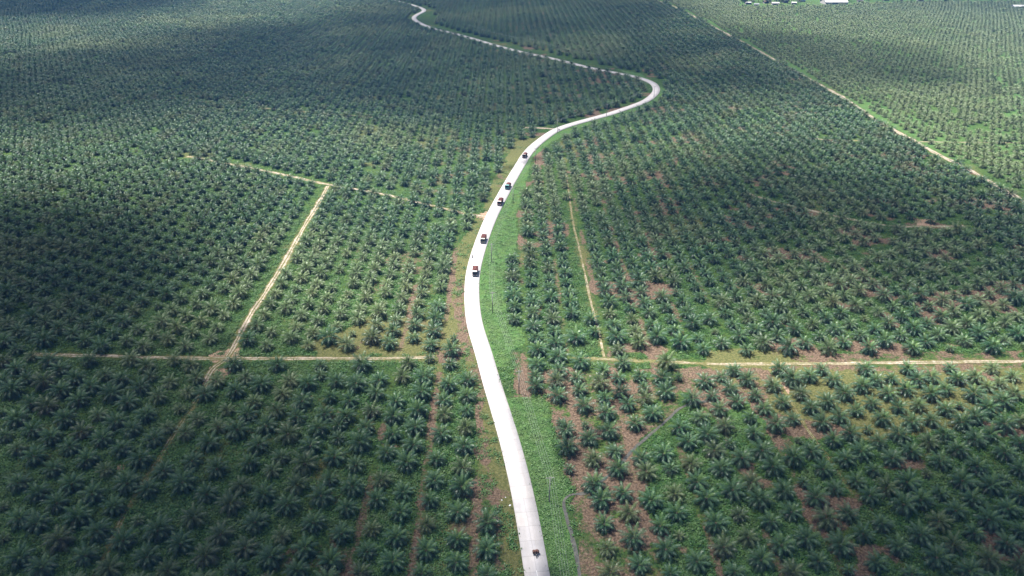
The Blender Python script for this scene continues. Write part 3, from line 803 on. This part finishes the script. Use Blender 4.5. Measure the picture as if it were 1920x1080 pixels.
# ------------------------------------------------------------------ trucks
tyre_m = simple('tyre_rubber', (.02, .02, .02), .85)
rim_m = simple('wheel_rim', (.35, .35, .33), .45, metal=.5)
glass_m = simple('windscreen_glass', (.02, .025, .03), .08, var=.1)
lamp_m = simple('headlight_glass', (.75, .75, .7), .2)
chas_m = simple('chassis_steel', (.04, .04, .04), .7)
fruit_m, nt, b = mat('palm_fruit')
tc = N(nt, 'ShaderNodeTexCoord').outputs['Object']
nt.links.new(ramp(nt, noise(nt, tc, 3.5, 5, .75), [(.32, (.020, .008, .007)), (.5, (.125, .030, .024)), (.68, (.27, .085, .055))]), b.inputs['Base Color'])
b.inputs['Roughness'].default_value = .7
bump(nt, noise(nt, tc, 6, 4), .08, b)
def road_frame(x, y):
    """world position and heading on the road for a photo pixel"""
    p = ground(x, y)
    k = int(np.argmin(np.hypot(*(road_c - p).T)))
    d = road_c[min(k + 3, len(road_c) - 1)] - road_c[max(k - 3, 0)]
    return p, math.atan2(d[1], d[0])
def truck(x, y, cab_c, bed_c, visor_c, label, load_label, dirx=-1, scale=1.0, low=False):
    """front of the truck at local -y, which points back down the road to the camera"""
    p, a = road_frame(x, y)
    e = empty('cargo_truck', (p[0], p[1], .30), a - math.pi / 2, scale)
    tag(e, label, 'truck', 'laden trucks driving towards the camera')
    cab = simple('cab_paint', cab_c, .35, var=.12); bed = simple('bed_paint', bed_c, .6, var=.35); vis_ = simple('visor_paint', visor_c, .4, var=.05)
    MB().box(-.42, .42, -3.0, 3.1, .62, .84, .02).box(-.9, .9, 2.95, 3.1, .5, .72, .02).box(-.5, .5, -1.0, .2, .42, .62, .03).build('chassis', chas_m, e)
    # cab: a cab-over box with raked windscreen
    bm = bmesh.new()
    prof = [(-3.35, .55), (-3.40, 1.25), (-3.30, 1.45), (-3.02, 2.28), (-2.85, 2.38), (-1.70, 2.40), (-1.62, 2.30), (-1.60, .60)]
    vl = [bm.verts.new((-1.08, q[0], q[1])) for q in prof]; vr = [bm.verts.new((1.08, q[0], q[1])) for q in prof]
    bm.faces.new(vl); bm.faces.new(vr[::-1])
    for k in range(8): bm.faces.new((vl[k], vr[k], vr[(k + 1) % 8], vl[(k + 1) % 8]))
    bmesh.ops.recalc_face_normals(bm, faces=bm.faces); bmesh.ops.bevel(bm, geom=list(bm.edges), offset=.05, segments=2, affect='EDGES')
    cb_ = MB().bm(bm).build('cab', cab, e)
    M = Matrix.Translation((0, -3.175, 1.86)) @ Matrix.Rotation(math.atan2(.28, .83), 4, 'X') 
    MB().box(-.96, .96, -.035, .015, -.36, .36, .015, M=Matrix.Translation((0, -3.185, 1.86)) @ Matrix.Rotation(-math.atan2(.28, .83), 4, 'X')).build('windscreen', glass_m, cb_)
    for sx in (-1, 1):
        MB().box(min(sx * 1.075, sx * 1.095), max(sx * 1.075, sx * 1.095), -2.85, -1.95, 1.50, 2.12, .005).build('side_window', glass_m, cb_)
        MB().box(sx * .82 - .17, sx * .82 + .17, -3.44, -3.36, .88, 1.08, .02).build('headlight', lamp_m, e)
        MB().tube([(sx * 1.08, -3.05, 1.9), (sx * 1.32, -3.2, 1.95)], .02).box(sx * 1.34 - .09, sx * 1.34 + .09, -3.28, -3.2, 1.62, 2.08, .02).build('mirror', chas_m, e)
        MB().box(sx * 1.14 - .14, sx * 1.14 + .14, 1.0 - .0, 2.9, .98, 1.03, .01).build('mudguard', chas_m, e)
    MB().box(-.62, .62, -3.43, -3.39, .92, 1.28, .01).build('grille', chas_m, e)
    MB().box(-1.1, 1.1, -3.52, -3.38, .48, .74, .03).build('bumper', vis_, e)
    MB().box(-1.05, 1.05, -3.22, -2.35, 2.40, 2.56, .05).build('roof_visor', vis_, e)
    # cargo bed: floor, head board, side boards with stakes
    zt = 1.9 if low else 2.35
    m = MB().box(-1.15, 1.15, -1.5, 3.15, .92, 1.02, .01)
    m.box(-1.15, 1.15, -1.5, -1.42, 1.0, zt + .12, .01).box(-1.15, 1.15, 3.07, 3.15, 1.0, zt, .01)
    m.box(-1.15, -1.08, -1.45, 3.1, 1.0, zt, .01).box(1.08, 1.15, -1.45, 3.1, 1.0, zt, .01)
    for q in np.linspace(-1.3, 3.0, 6): m.box(-1.20, -1.15, q - .05, q + .05, .9, zt + .05).box(1.15, 1.20, q - .05, q + .05, .9, zt + .05)
    m.build('cargo_bed', bed, e)
    for wy, dual in ((-2.5, False), (1.95, True)):
        for sx in (-1, 1):
            xs = (.98,) if not dual else (.98, .70)
            w = MB()
            for q in xs: w.cyl((sx * (q - .13), wy, .46), (sx * (q + .13), wy, .46), .46, .46, 20)
            wo = w.build('wheel', tyre_m, e, False)
            MB().cyl((sx * 1.10, wy, .46), (sx * 1.14, wy, .46), .26, .2, 14).build('rim', rim_m, wo)
    # heaped fruit bunches
    r = random.Random(int(x)); V = MB()
    bm = bmesh.new(); bmesh.ops.create_grid(bm, x_segments=14, y_segments=26, size=1)
    for v in bm.verts:
        q, w = v.co.x, v.co.y
        v.co = Vector((q * 1.06, .82 + w * 2.22, (zt - .12) + (.42 if not low else .7) * (1 - q * q) * (1 - w ** 4) + r.uniform(-.1, .1) * (abs(q) < .99)))
    V.bm(bm)
    for k in range(70):
        bm = bmesh.new(); bmesh.ops.create_icosphere(bm, subdivisions=1, radius=r.uniform(.16, .27))
        q, w = r.uniform(-.85, .85), r.uniform(-.92, .92)
        V.bm(bm, Matrix.Translation((q * 1.0, .82 + w * 2.1, zt - .02 + .38 * (1 - q * q) * (1 - w ** 4))) @ Matrix.Diagonal((1, 1, .8, 1)))
    f = V.build('palm_fruit_load', fruit_m, None)
    f.location = (p[0], p[1], .30); f.rotation_euler = (0, 0, a - math.pi / 2); f.scale = (scale,) * 3
    tag(f, load_label, 'fruit load', 'palm fruit loads on the trucks')
truck(891, 514, (.32, .20, .18), (.17, .05, .04), (.85, .85, .82), 'leading truck with white roof visor, nearest the camera, in front of motorbike', 'heaped red palm fruit on the leading truck with white visor', scale=.98)
truck(906.5, 453, (.30, .30, .22), (.13, .05, .04), (.60, .58, .50), 'second truck with olive grey cab, just behind the motorbike', 'heaped red palm fruit on the second truck with grey cab', scale=.98)
truck(938, 383, (.30, .08, .06), (.16, .045, .035), (.85, .78, .70), 'third truck with red brown bed, just past the dirt track junction', 'heaped red palm fruit on the third truck past junction', scale=1.0)
truck(952.5, 353, (.02, .26, .24), (.05, .05, .055), (.30, .62, .58), 'truck with teal green cab and dark bed, fourth in convoy', 'dark fruit load on the truck with teal green cab', scale=1.05, low=True)
truck(984, 295, (.28, .17, .14), (.07, .035, .03), (.50, .42, .38), 'hindmost truck, brown, in the road bend', 'dark fruit load on the hindmost brown truck', scale=1.0, low=True)

# ------------------------------------------------------------------ motorbikes, riders and their load
skin = simple('skin', (.22, .12, .075), .6, var=.08)
def rider_mesh(name):
    """one continuous seated figure grown with a skin modifier; facing local -y"""
    J = {'pel': (0, .12, .82), 'chest': (0, .02, 1.12), 'neck': (0, -.04, 1.36), 'head': (0, -.07, 1.50), 'top': (0, -.07, 1.62)}
    V = [J['pel'], J['chest'], J['neck'], J['head'], J['top']]; Rr = [.15, .17, .065, .10, .085]; E = [(0, 1), (1, 2), (2, 3), (3, 4)]
    for s_ in (-1, 1):
        k = len(V)
        V += [(s_ * .19, 0, 1.28), (s_ * .30, -.16, 1.08), (s_ * .30, -.42, 1.04), (s_ * .29, -.50, 1.04)]; Rr += [.075, .05, .04, .035]
        E += [(1, k), (k, k + 1), (k + 1, k + 2), (k + 2, k + 3)]
        k = len(V)
        V += [(s_ * .11, .08, .78), (s_ * .19, -.30, .70), (s_ * .16, -.18, .34), (s_ * .16, -.32, .28)]; Rr += [.10, .075, .05, .04]
        E += [(0, k), (k, k + 1), (k + 1, k + 2), (k + 2, k + 3)]
    me = bpy.data.meshes.new(name); me.from_pydata(V, E, []); o = bpy.data.objects.new(name, me); C.objects.link(o)
    md = o.modifiers.new('s', 'SKIN'); me.skin_vertices[0].data[0].use_root = True
    for v, r_ in zip(me.skin_vertices[0].data, Rr): v.radius = (r_, r_)
    md = o.modifiers.new('d', 'SUBSURF'); md.levels = md.render_levels = 1
    dg = bpy.context.evaluated_depsgraph_get(); m2 = bpy.data.meshes.new_from_object(o.evaluated_get(dg))
    bpy.data.objects.remove(o); m2.materials.clear(); m2.name = name
    return m2
RID = rider_mesh('person')
def bike(x, y, label, rlabel, shirt, trousers, helmet, toward=True):
    p, a = road_frame(x, y)
    rz = a - math.pi / 2 + (0 if toward else math.pi)
    e = empty('motorbike', (p[0], p[1], .295), rz)
    tag(e, label, 'motorbike')
    paint = simple('bike_paint', (.03, .03, .035), .3)
    m = MB().tube([(0, -.42, .82), (0, -.2, .55), (0, .1, .50), (0, .55, .66)], .045, 8).box(-.13, .13, -.25, .22, .26, .52, .04).box(-.10, .10, -.16, .20, .58, .72, .05)
    m.tube([(.12, .1, .32), (.14, .75, .38)], .035, 8).build('frame', paint, e)
    MB().box(-.13, .13, .05, .68, .70, .79, .03).build('seat', chas_m, e)
    MB().tube([(-.33, -.42, 1.00), (-.12, -.5, 1.02), (.12, -.5, 1.02), (.33, -.42, 1.00)], .018).build('handlebar', rim_m, e)
    MB().cyl((0, -.60, .86), (0, -.68, .86), .085, .085, 14).build('headlight', lamp_m, e)
    MB().tube([(-.07, -.48, .95), (-.07, -.70, .30)], .022).tube([(.07, -.48, .95), (.07, -.70, .30)], .022).build('fork', rim_m, e)
    MB().box(-.07, .07, -.90, -.48, .60, .64, .015).build('mudguard', paint, e)
    for wy in (-.70, .58):
        V = MB(); n = 20
        pts = [(0, wy + math.cos(t) * .27, .30 + math.sin(t) * .27) for t in np.linspace(0, 2 * math.pi, n + 1)]
        w = V.tube(pts, .045, 6).build('wheel', tyre_m, e)
        MB().cyl((-.03, wy, .30), (.03, wy, .30), .20, .20, 16).build('rim', rim_m, w)
    me = RID.copy()
    cloth = simple('shirt_cloth', shirt, .9); tro = simple('trouser_cloth', trousers, .9)
    for m_ in (cloth, tro, skin): me.materials.append(m_)
    for f in me.polygons:
        c_ = f.center
        f.material_index = 2 if (c_.z > 1.37 or (c_.y < -.44 and c_.z > .9) or (abs(c_.y + .42) < .04 and c_.z > 1)) else 1 if c_.z < .84 else 0
    me.polygons.foreach_set('use_smooth', [True] * len(me.polygons))
    r_ = link('person', me); r_.location = (p[0], p[1], .295); r_.rotation_euler = (0, 0, rz)
    tag(r_, rlabel, 'person')
    bm = bmesh.new(); bmesh.ops.create_uvsphere(bm, u_segments=16, v_segments=10, radius=.155)
    bmesh.ops.delete(bm, geom=[v for v in bm.verts if v.co.z < -.06], context='VERTS')
    MB().bm(bm, Matrix.Translation((0, -.07, 1.56))).build('helmet', simple('helmet_shell', helmet, .25), r_, True)
    return p, rz
p, rz = bike(1005, 1043, 'motorbike under a wide brown load, nearest the photo bottom', 'rider of the motorbike with the wide load at photo bottom', (.10, .06, .055), (.05, .05, .06), (.12, .05, .04))
bm_ = MB()
for sx in (-1, 1):      # two baskets hung either side, heaped sacks across
    bm_.box(sx * .52 - .27, sx * .52 + .27, .10, .80, .42, 1.02, .07, taper=-.25)
basket = simple('basket_cane', (.06, .035, .025), .9, var=.5, scale=8)
bo = bm_.build('pannier_baskets', basket); bo.location = (p[0], p[1], .295); bo.rotation_euler = (0, 0, rz)
tag(bo, 'pair of dark cane pannier baskets slung over the laden motorbike', 'basket')
bm_ = MB(); r = random.Random(3)
for k in range(16):
    bm = bmesh.new(); bmesh.ops.create_icosphere(bm, subdivisions=2, radius=.2)
    for v in bm.verts: v.co *= 1 + r.uniform(-.12, .12)
    bm_.bm(bm, Matrix.Translation((r.uniform(-.62, .62), r.uniform(.2, .72), 1.06 + r.uniform(-.05, .16))) @ Matrix.Diagonal((1.2, 1, .7, 1)))
so = bm_.build('harvest_load', simple('load_brown', (.17, .085, .06), .9, var=.5, scale=6), None, True); so.location = (p[0], p[1], .295); so.rotation_euler = (0, 0, rz)
tag(so, 'brown heaped harvest load across the pannier baskets of the motorbike', 'harvest load')
bike(885.5, 484, 'dark motorbike at left edge of the white road, between two trucks', 'rider in black on the motorbike between two trucks', (.015, .015, .018), (.02, .02, .025), (.02, .02, .02), toward=False)
bike(1048, 245, 'far motorbike on the road at the upper track junction', 'rider on the far motorbike at the upper junction', (.05, .05, .06), (.03, .03, .04), (.6, .6, .6))

# ------------------------------------------------------------------ litter by the road
bag_m = simple('plastic_bag', (.8, .8, .8), .5, var=.1)
for k, (x, y, w_, lb) in enumerate([(941, 938, .16, 'small white bag on the left verge, middle of three'), (956, 948, .28, 'largest white bag on the left verge, next to road'),
                           (948, 933, .14, 'tiny white scrap on left verge, uppermost of three bags'), (923, 853, .18, 'pale bag lying on brown strip left of the road'),
                           (1807, 869, .18, 'white bag among palms toward the right photo edge'), (1279, 1800, .3, '')]):
    if not lb: continue
    r = random.Random(k); bm = bmesh.new(); bmesh.ops.create_icosphere(bm, subdivisions=2, radius=w_)
    for v in bm.verts: v.co = Vector((v.co.x * 1.3, v.co.y, max(v.co.z * .5, -.04))) * (1 + r.uniform(-.25, .25))
    g_ = ground(x, y); o = MB().bm(bm).build('plastic_bag', bag_m, None, True); o.location = (g_[0], g_[1], .05); o.rotation_euler = (0, 0, r.random() * 6)
    tag(o, lb, 'litter bag', 'white bags left on the ground')

# ------------------------------------------------------------------ settlement at the top right
roofs = [simple('roof_white', (.50, .50, .49), .85, var=.25, scale=.3), simple('roof_zinc', (.22, .23, .24), .7, var=.4, scale=.3), simple('roof_rust', (.25, .14, .10), .8), simple('roof_blue', (.12, .20, .30), .5)]
wallm = simple('plaster_wall', (.55, .53, .48), .8, var=.12)
dark = simple('window_dark', (.03, .035, .04), .3); doorm = simple('door_wood', (.12, .07, .04), .7)
def house(x, y, w, d, h, rm, label, rz=0.0, nw=3):
    big_ = w > 25; w *= .72; d *= .72; h *= .8
    g_ = ground(x, y); e = empty('warehouse' if big_ else 'house', (g_[0], g_[1], 0), rz)
    tag(e, label, 'warehouse' if big_ else 'house', 'buildings of the far settlement')
    MB().box(-w / 2, w / 2, -d / 2, d / 2, -.2, h).build('wall', wallm, e)
    rh = d * .2; o = .6
    V = [(-w / 2 - o, -d / 2 - o, h - .02), (w / 2 + o, -d / 2 - o, h - .02), (w / 2 + o, 0, h + rh), (-w / 2 - o, 0, h + rh), (w / 2 + o, d / 2 + o, h - .02), (-w / 2 - o, d / 2 + o, h - .02)]
    V += [(a, b_, c_ + .12) for a, b_, c_ in V]
    F = [(0, 3, 2, 1), (3, 5, 4, 2), (6, 7, 8, 9), (9, 8, 10, 11), (0, 1, 7, 6), (5, 11, 10, 4), (0, 6, 9, 3), (3, 9, 11, 5), (1, 2, 8, 7), (2, 4, 10, 8)]
    MB().add(V, F).build('roof', roofs[rm], e)
    MB().add([(-w / 2, -d / 2 + .05, h), (-w / 2, d / 2 - .05, h), (-w / 2, 0, h + rh - .1), (w / 2, -d / 2 + .05, h), (w / 2, d / 2 - .05, h), (w / 2, 0, h + rh - .1)], [(0, 2, 1), (3, 4, 5)]).build('gable', wallm, e)
    xs = np.linspace(-w / 2 + w / (nw + 1) * .8, w / 2 - w / (nw + 1) * .8, nw + 1)
    for k, q in enumerate(xs):
        if k == nw // 2: MB().box(q - .5, q + .5, -d / 2 - .06, -d / 2 + .02, 0, 2.1).build('door', doorm, e)
        else: MB().box(q - .6, q + .6, -d / 2 - .05, -d / 2 + .02, 1.0, 2.1).build('window', dark, e)
for a in [(1563, 7, 46, 30, 4.2, 0, 'long warehouse with white roof near top edge, left of centre trees', .02, 8),
          (1910, 16, 26, 12, 4, 0, 'white roofed warehouse at the top right corner', -.05, 5),
          (1402, 8, 12, 8, 3.2, 0, 'white house leftmost in far settlement', .1, 3), (1418, 11, 9, 7, 3, 1, 'small grey roofed house second from the left in settlement', -.2, 3),
          (1436, 6, 11, 8, 3.2, 2, 'rusty roofed house third from the left in settlement', .3, 3), (1453, 9, 14, 8, 3.2, 0, 'wide white house in middle of far settlement', 0, 4),
          (1472, 5, 10, 7, 3, 1, 'grey roofed house right of the wide white house', .15, 3), (1488, 8, 9, 7, 3, 0, 'small white house before the dark trees', -.1, 3),
          (1503, 3, 12, 8, 3.2, 3, 'blue roofed house behind the dark trees', .1, 3), (1612, 3, 11, 8, 3.2, 0, 'white house just right of the long warehouse', .0, 3),
          (1660, 1, 12, 8, 3.4, 0, 'white house second to the right of the long warehouse', .1, 3), (1725, 2, 12, 8, 3.2, 1, 'grey roofed house near top edge toward the right', -.1, 3),
          (1790, 0, 14, 9, 3.4, 2, 'rusty roofed house near top edge toward the right', .05, 4)]: house(*a)

# broadleaf trees round the settlement
lf, nt, b = mat('tree_foliage')
tc = N(nt, 'ShaderNodeTexCoord').outputs['Object']; oi = N(nt, 'ShaderNodeObjectInfo').outputs['Random']
c = ramp(nt, noise(nt, tc, .8, 3), [(.35, (.02, .045, .018)), (.65, (.05, .09, .03))])
nt.links.new(mix(nt, math_(nt, 'MULTIPLY', oi, .4), c, (.06, .08, .03)), b.inputs['Base Color']); b.inputs['Roughness'].default_value = .6
bark = simple('bark', (.12, .09, .06), .9)
def tree_kind(seed):
    r = random.Random(seed); e = empty('broadleaf_tree', (0, 0, 0))
    t = MB().tube([(0, 0, -.3), (.1, 0, 2), (.05, .2, 4.5), (.2, .1, 6.5)], [.32, .25, .18, .08], 8)
    V = []; F = []
    for q in range(9):
        a = r.random() * 6.28; rr = r.uniform(1, 2.9); c0 = Vector((math.cos(a) * rr, math.sin(a) * rr, r.uniform(4, 8.2)))
        t.tube([(.1, .1, 3.2 + q * .2), tuple(c0 * .6 + Vector((0, 0, 1.8))), tuple(c0)], [.1, .06, .03], 5)
        s_ = r.uniform(1.2, 2.0)
        for k in range(130):
            d = Vector((r.gauss(0, 1), r.gauss(0, 1), r.gauss(0, .75))); d = d.normalized() * s_ * r.uniform(.55, 1.1); c1 = c0 + d
            u = Vector((r.gauss(0, 1), r.gauss(0, 1), r.gauss(0, 1))).normalized(); v = u.orthogonal().normalized(); w_ = r.uniform(.18, .36); k0 = len(V)
            V += [c1 - u * w_, c1 - v * w_ * .6, c1 + u * w_, c1 + v * w_ * .6]; F.append((k0, k0 + 1, k0 + 2, k0 + 3))
    t.build('trunk', bark, e); link('crown', mesh('tree_crown', V, F, [lf]), e)
    return e
tk = [tree_kind(k) for k in range(3)]; used = set()
tx = list(np.concatenate([rng.uniform(1388, 1520, 16), rng.uniform(1590, 1890, 30)])); tx.sort()
for n_, x in enumerate(tx):
    y = rng.uniform(-3, 7) if x > 1530 else rng.uniform(1, 11)
    kd = int(rng.integers(0, 3))
    if kd in used:
        o = tk[kd].copy(); C.objects.link(o)
        for ch in tk[kd].children: c_ = ch.copy(); C.objects.link(c_); c_.parent = o
    else: o = tk[kd]; used.add(kd)
    g_ = ground(x, y); o.location = (g_[0], g_[1], 0); s_ = rng.uniform(.8, 1.5); o.scale = (s_, s_, s_ * rng.uniform(.85, 1.1)); o.rotation_euler = (0, 0, rng.random() * 6)
    tag(o, 'dark bushy tree among the houses left of the long warehouse' if x < 1530 else 'dark bushy tree in the belt right of the long warehouse', 'tree', 'trees around the far settlement')

# ------------------------------------------------------------------ clouds high above: they cast the patches of shade
cvm = bpy.data.materials.new('cloud_vapour'); cvm.use_nodes = True
nt = cvm.node_tree; nt.nodes.remove(nt.nodes['Principled BSDF'])
vs = nt.nodes.new('ShaderNodeVolumeScatter'); vs.inputs['Color'].default_value = (1, 1, 1, 1); vs.inputs["Density"].default_value = .06; vs.inputs['Anisotropy'].default_value = .5
nt.links.new(vs.outputs[0], nt.nodes['Material Output'].inputs['Volume'])
SHADE = [
 (44, 34, [(-250, 640), (60, 690), (280, 695), (400, 735), (470, 810), (540, 900), (620, 1000), (680, 1500), (-500, 1500)]),
 (26, 40, [(360, 770), (520, 800), (620, 850), (760, 885), (900, 915), (1000, 940), (1150, 915), (1200, 1500), (400, 1500)]),
 (50, 22, [(1330, 1000), (1340, 880), (1380, 825), (1430, 812), (1560, 842), (1700, 868), (1950, 835), (2300, 830), (2500, 1500), (1400, 1500)]),
 (46, 28, [(-250, 425), (100, 418), (250, 405), (340, 428), (385, 480), (340, 560), (200, 615), (120, 650), (-250, 650)]),
 (24, 40, [(1150, 350), (1300, 300), (1500, 305), (1700, 330), (1850, 380), (2100, 430), (2100, 530), (1700, 545), (1450, 515), (1250, 500), (1150, 430)]),
 (18, 35, [(-400, 140), (0, 118), (150, 105), (260, 92), (330, 62), (600, 48), (720, 0), (760, -60), (1150, -60), (1270, 20), (1330, 60), (1450, 120), (1560, 190), (1480, 182), (1330, 172), (1230, 205), (1100, 235), (900, 262), (650, 195), (450, 196), (300, 215), (100, 232), (-300, 246)]),
 (26, 40, [(-500, -90), (340, -90), (340, 8), (200, 32), (-400, 40)]),
 (13, 25, [(1340, 48), (1450, 62), (1550, 80), (1700, 92), (1840, 140), (1750, 160), (1590, 152), (1480, 122), (1400, 88)]),
 (6, 40, [(1560, -70), (2200, -70), (2200, 30), (1850, 18), (1600, 4)])]
for ci, (TH, ed, poly) in enumerate(SHADE):      # a polygon of the shaded ground gives each cloud its outline
    ALT = 560.0 + 85 * ci; off = np.array([SUN_DIR.x, SUN_DIR.y]) / SUN_DIR.z * ALT      # each cloud on a level of its own
    p_ = line(poly); st_ = 9.0
    x0, y0 = p_.min(0) - 90; x1, y1 = p_.max(0) + 90
    ax = np.arange(x0, x1, st_); ay = np.arange(y0, y1, st_)
    MX, MY = np.meshgrid(ax, ay)
    wx = MX + (fbm(MX + 40 * ci, MY, 90, 3) - .5) * 44; wy = MY + (fbm(MX + 500, MY + 30 * ci, 90, 3) - .5) * 44
    m = inside(wx.ravel(), wy.ravel(), p_).reshape(MX.shape).astype(float)
    k = max(1, int(ed / st_))
    for _ in range(3):
        q = np.pad(m, k); m = sum(q[k + a:k + a + m.shape[0], k:-k] for a in range(-k, k + 1)) / (2 * k + 1)
        q = np.pad(m, k); m = sum(q[k:-k, k + a:k + a + m.shape[1]] for a in range(-k, k + 1)) / (2 * k + 1)
    m[0] = m[-1] = 0; m[:, 0] = m[:, -1] = 0
    t = TH * np.clip(m - .03, 0, 1) * (.4 + 1.2 * fbm(MX, MY, 80))
    live = t > .35
    t = np.where(live, t + 1.2, 0)
    idt = -np.ones(t.shape, int); idb = idt.copy(); V = []
    for i, j in zip(*np.where(np.ones_like(live))):
        idt[i, j] = len(V); V.append((MX[i, j] + off[0], MY[i, j] + off[1], ALT + t[i, j] * .75))
        if live[i, j]: idb[i, j] = len(V); V.append((MX[i, j] + off[0], MY[i, j] + off[1], ALT - t[i, j] * .25))
        else: idb[i, j] = idt[i, j]
    F = []
    for i in range(t.shape[0] - 1):
        for j in range(t.shape[1] - 1):
            if live[i:i + 2, j:j + 2].any():
                F.append((idt[i, j], idt[i, j + 1], idt[i + 1, j + 1], idt[i + 1, j])); F.append((idb[i, j], idb[i + 1, j], idb[i + 1, j + 1], idb[i, j + 1]))
    me = mesh('cloud', V, F, [cvm])
    bm = bmesh.new(); bm.from_mesh(me); bmesh.ops.delete(bm, geom=[v for v in bm.verts if not v.link_faces], context='VERTS'); bm.to_mesh(me); bm.free()
    tag(link('cloud', me), kind='structure')

# ------------------------------------------------------------------ haze over the plain
hm = bpy.data.materials.new('haze_air'); hm.use_nodes = True
nt = hm.node_tree; nt.nodes.remove(nt.nodes['Principled BSDF'])
pv = nt.nodes.new('ShaderNodeVolumePrincipled'); pv.inputs['Color'].default_value = (.10, .40, 1.0, 1); pv.inputs['Density'].default_value = .00011
pv.inputs['Density Attribute'].default_value = ''; pv.inputs['Anisotropy'].default_value = 0
nt.links.new(pv.outputs[0], nt.nodes['Material Output'].inputs['Volume'])
tag(MB().box(-16000, 16000, -9500, 15000, -1, 165).build('haze', hm), kind='stuff')
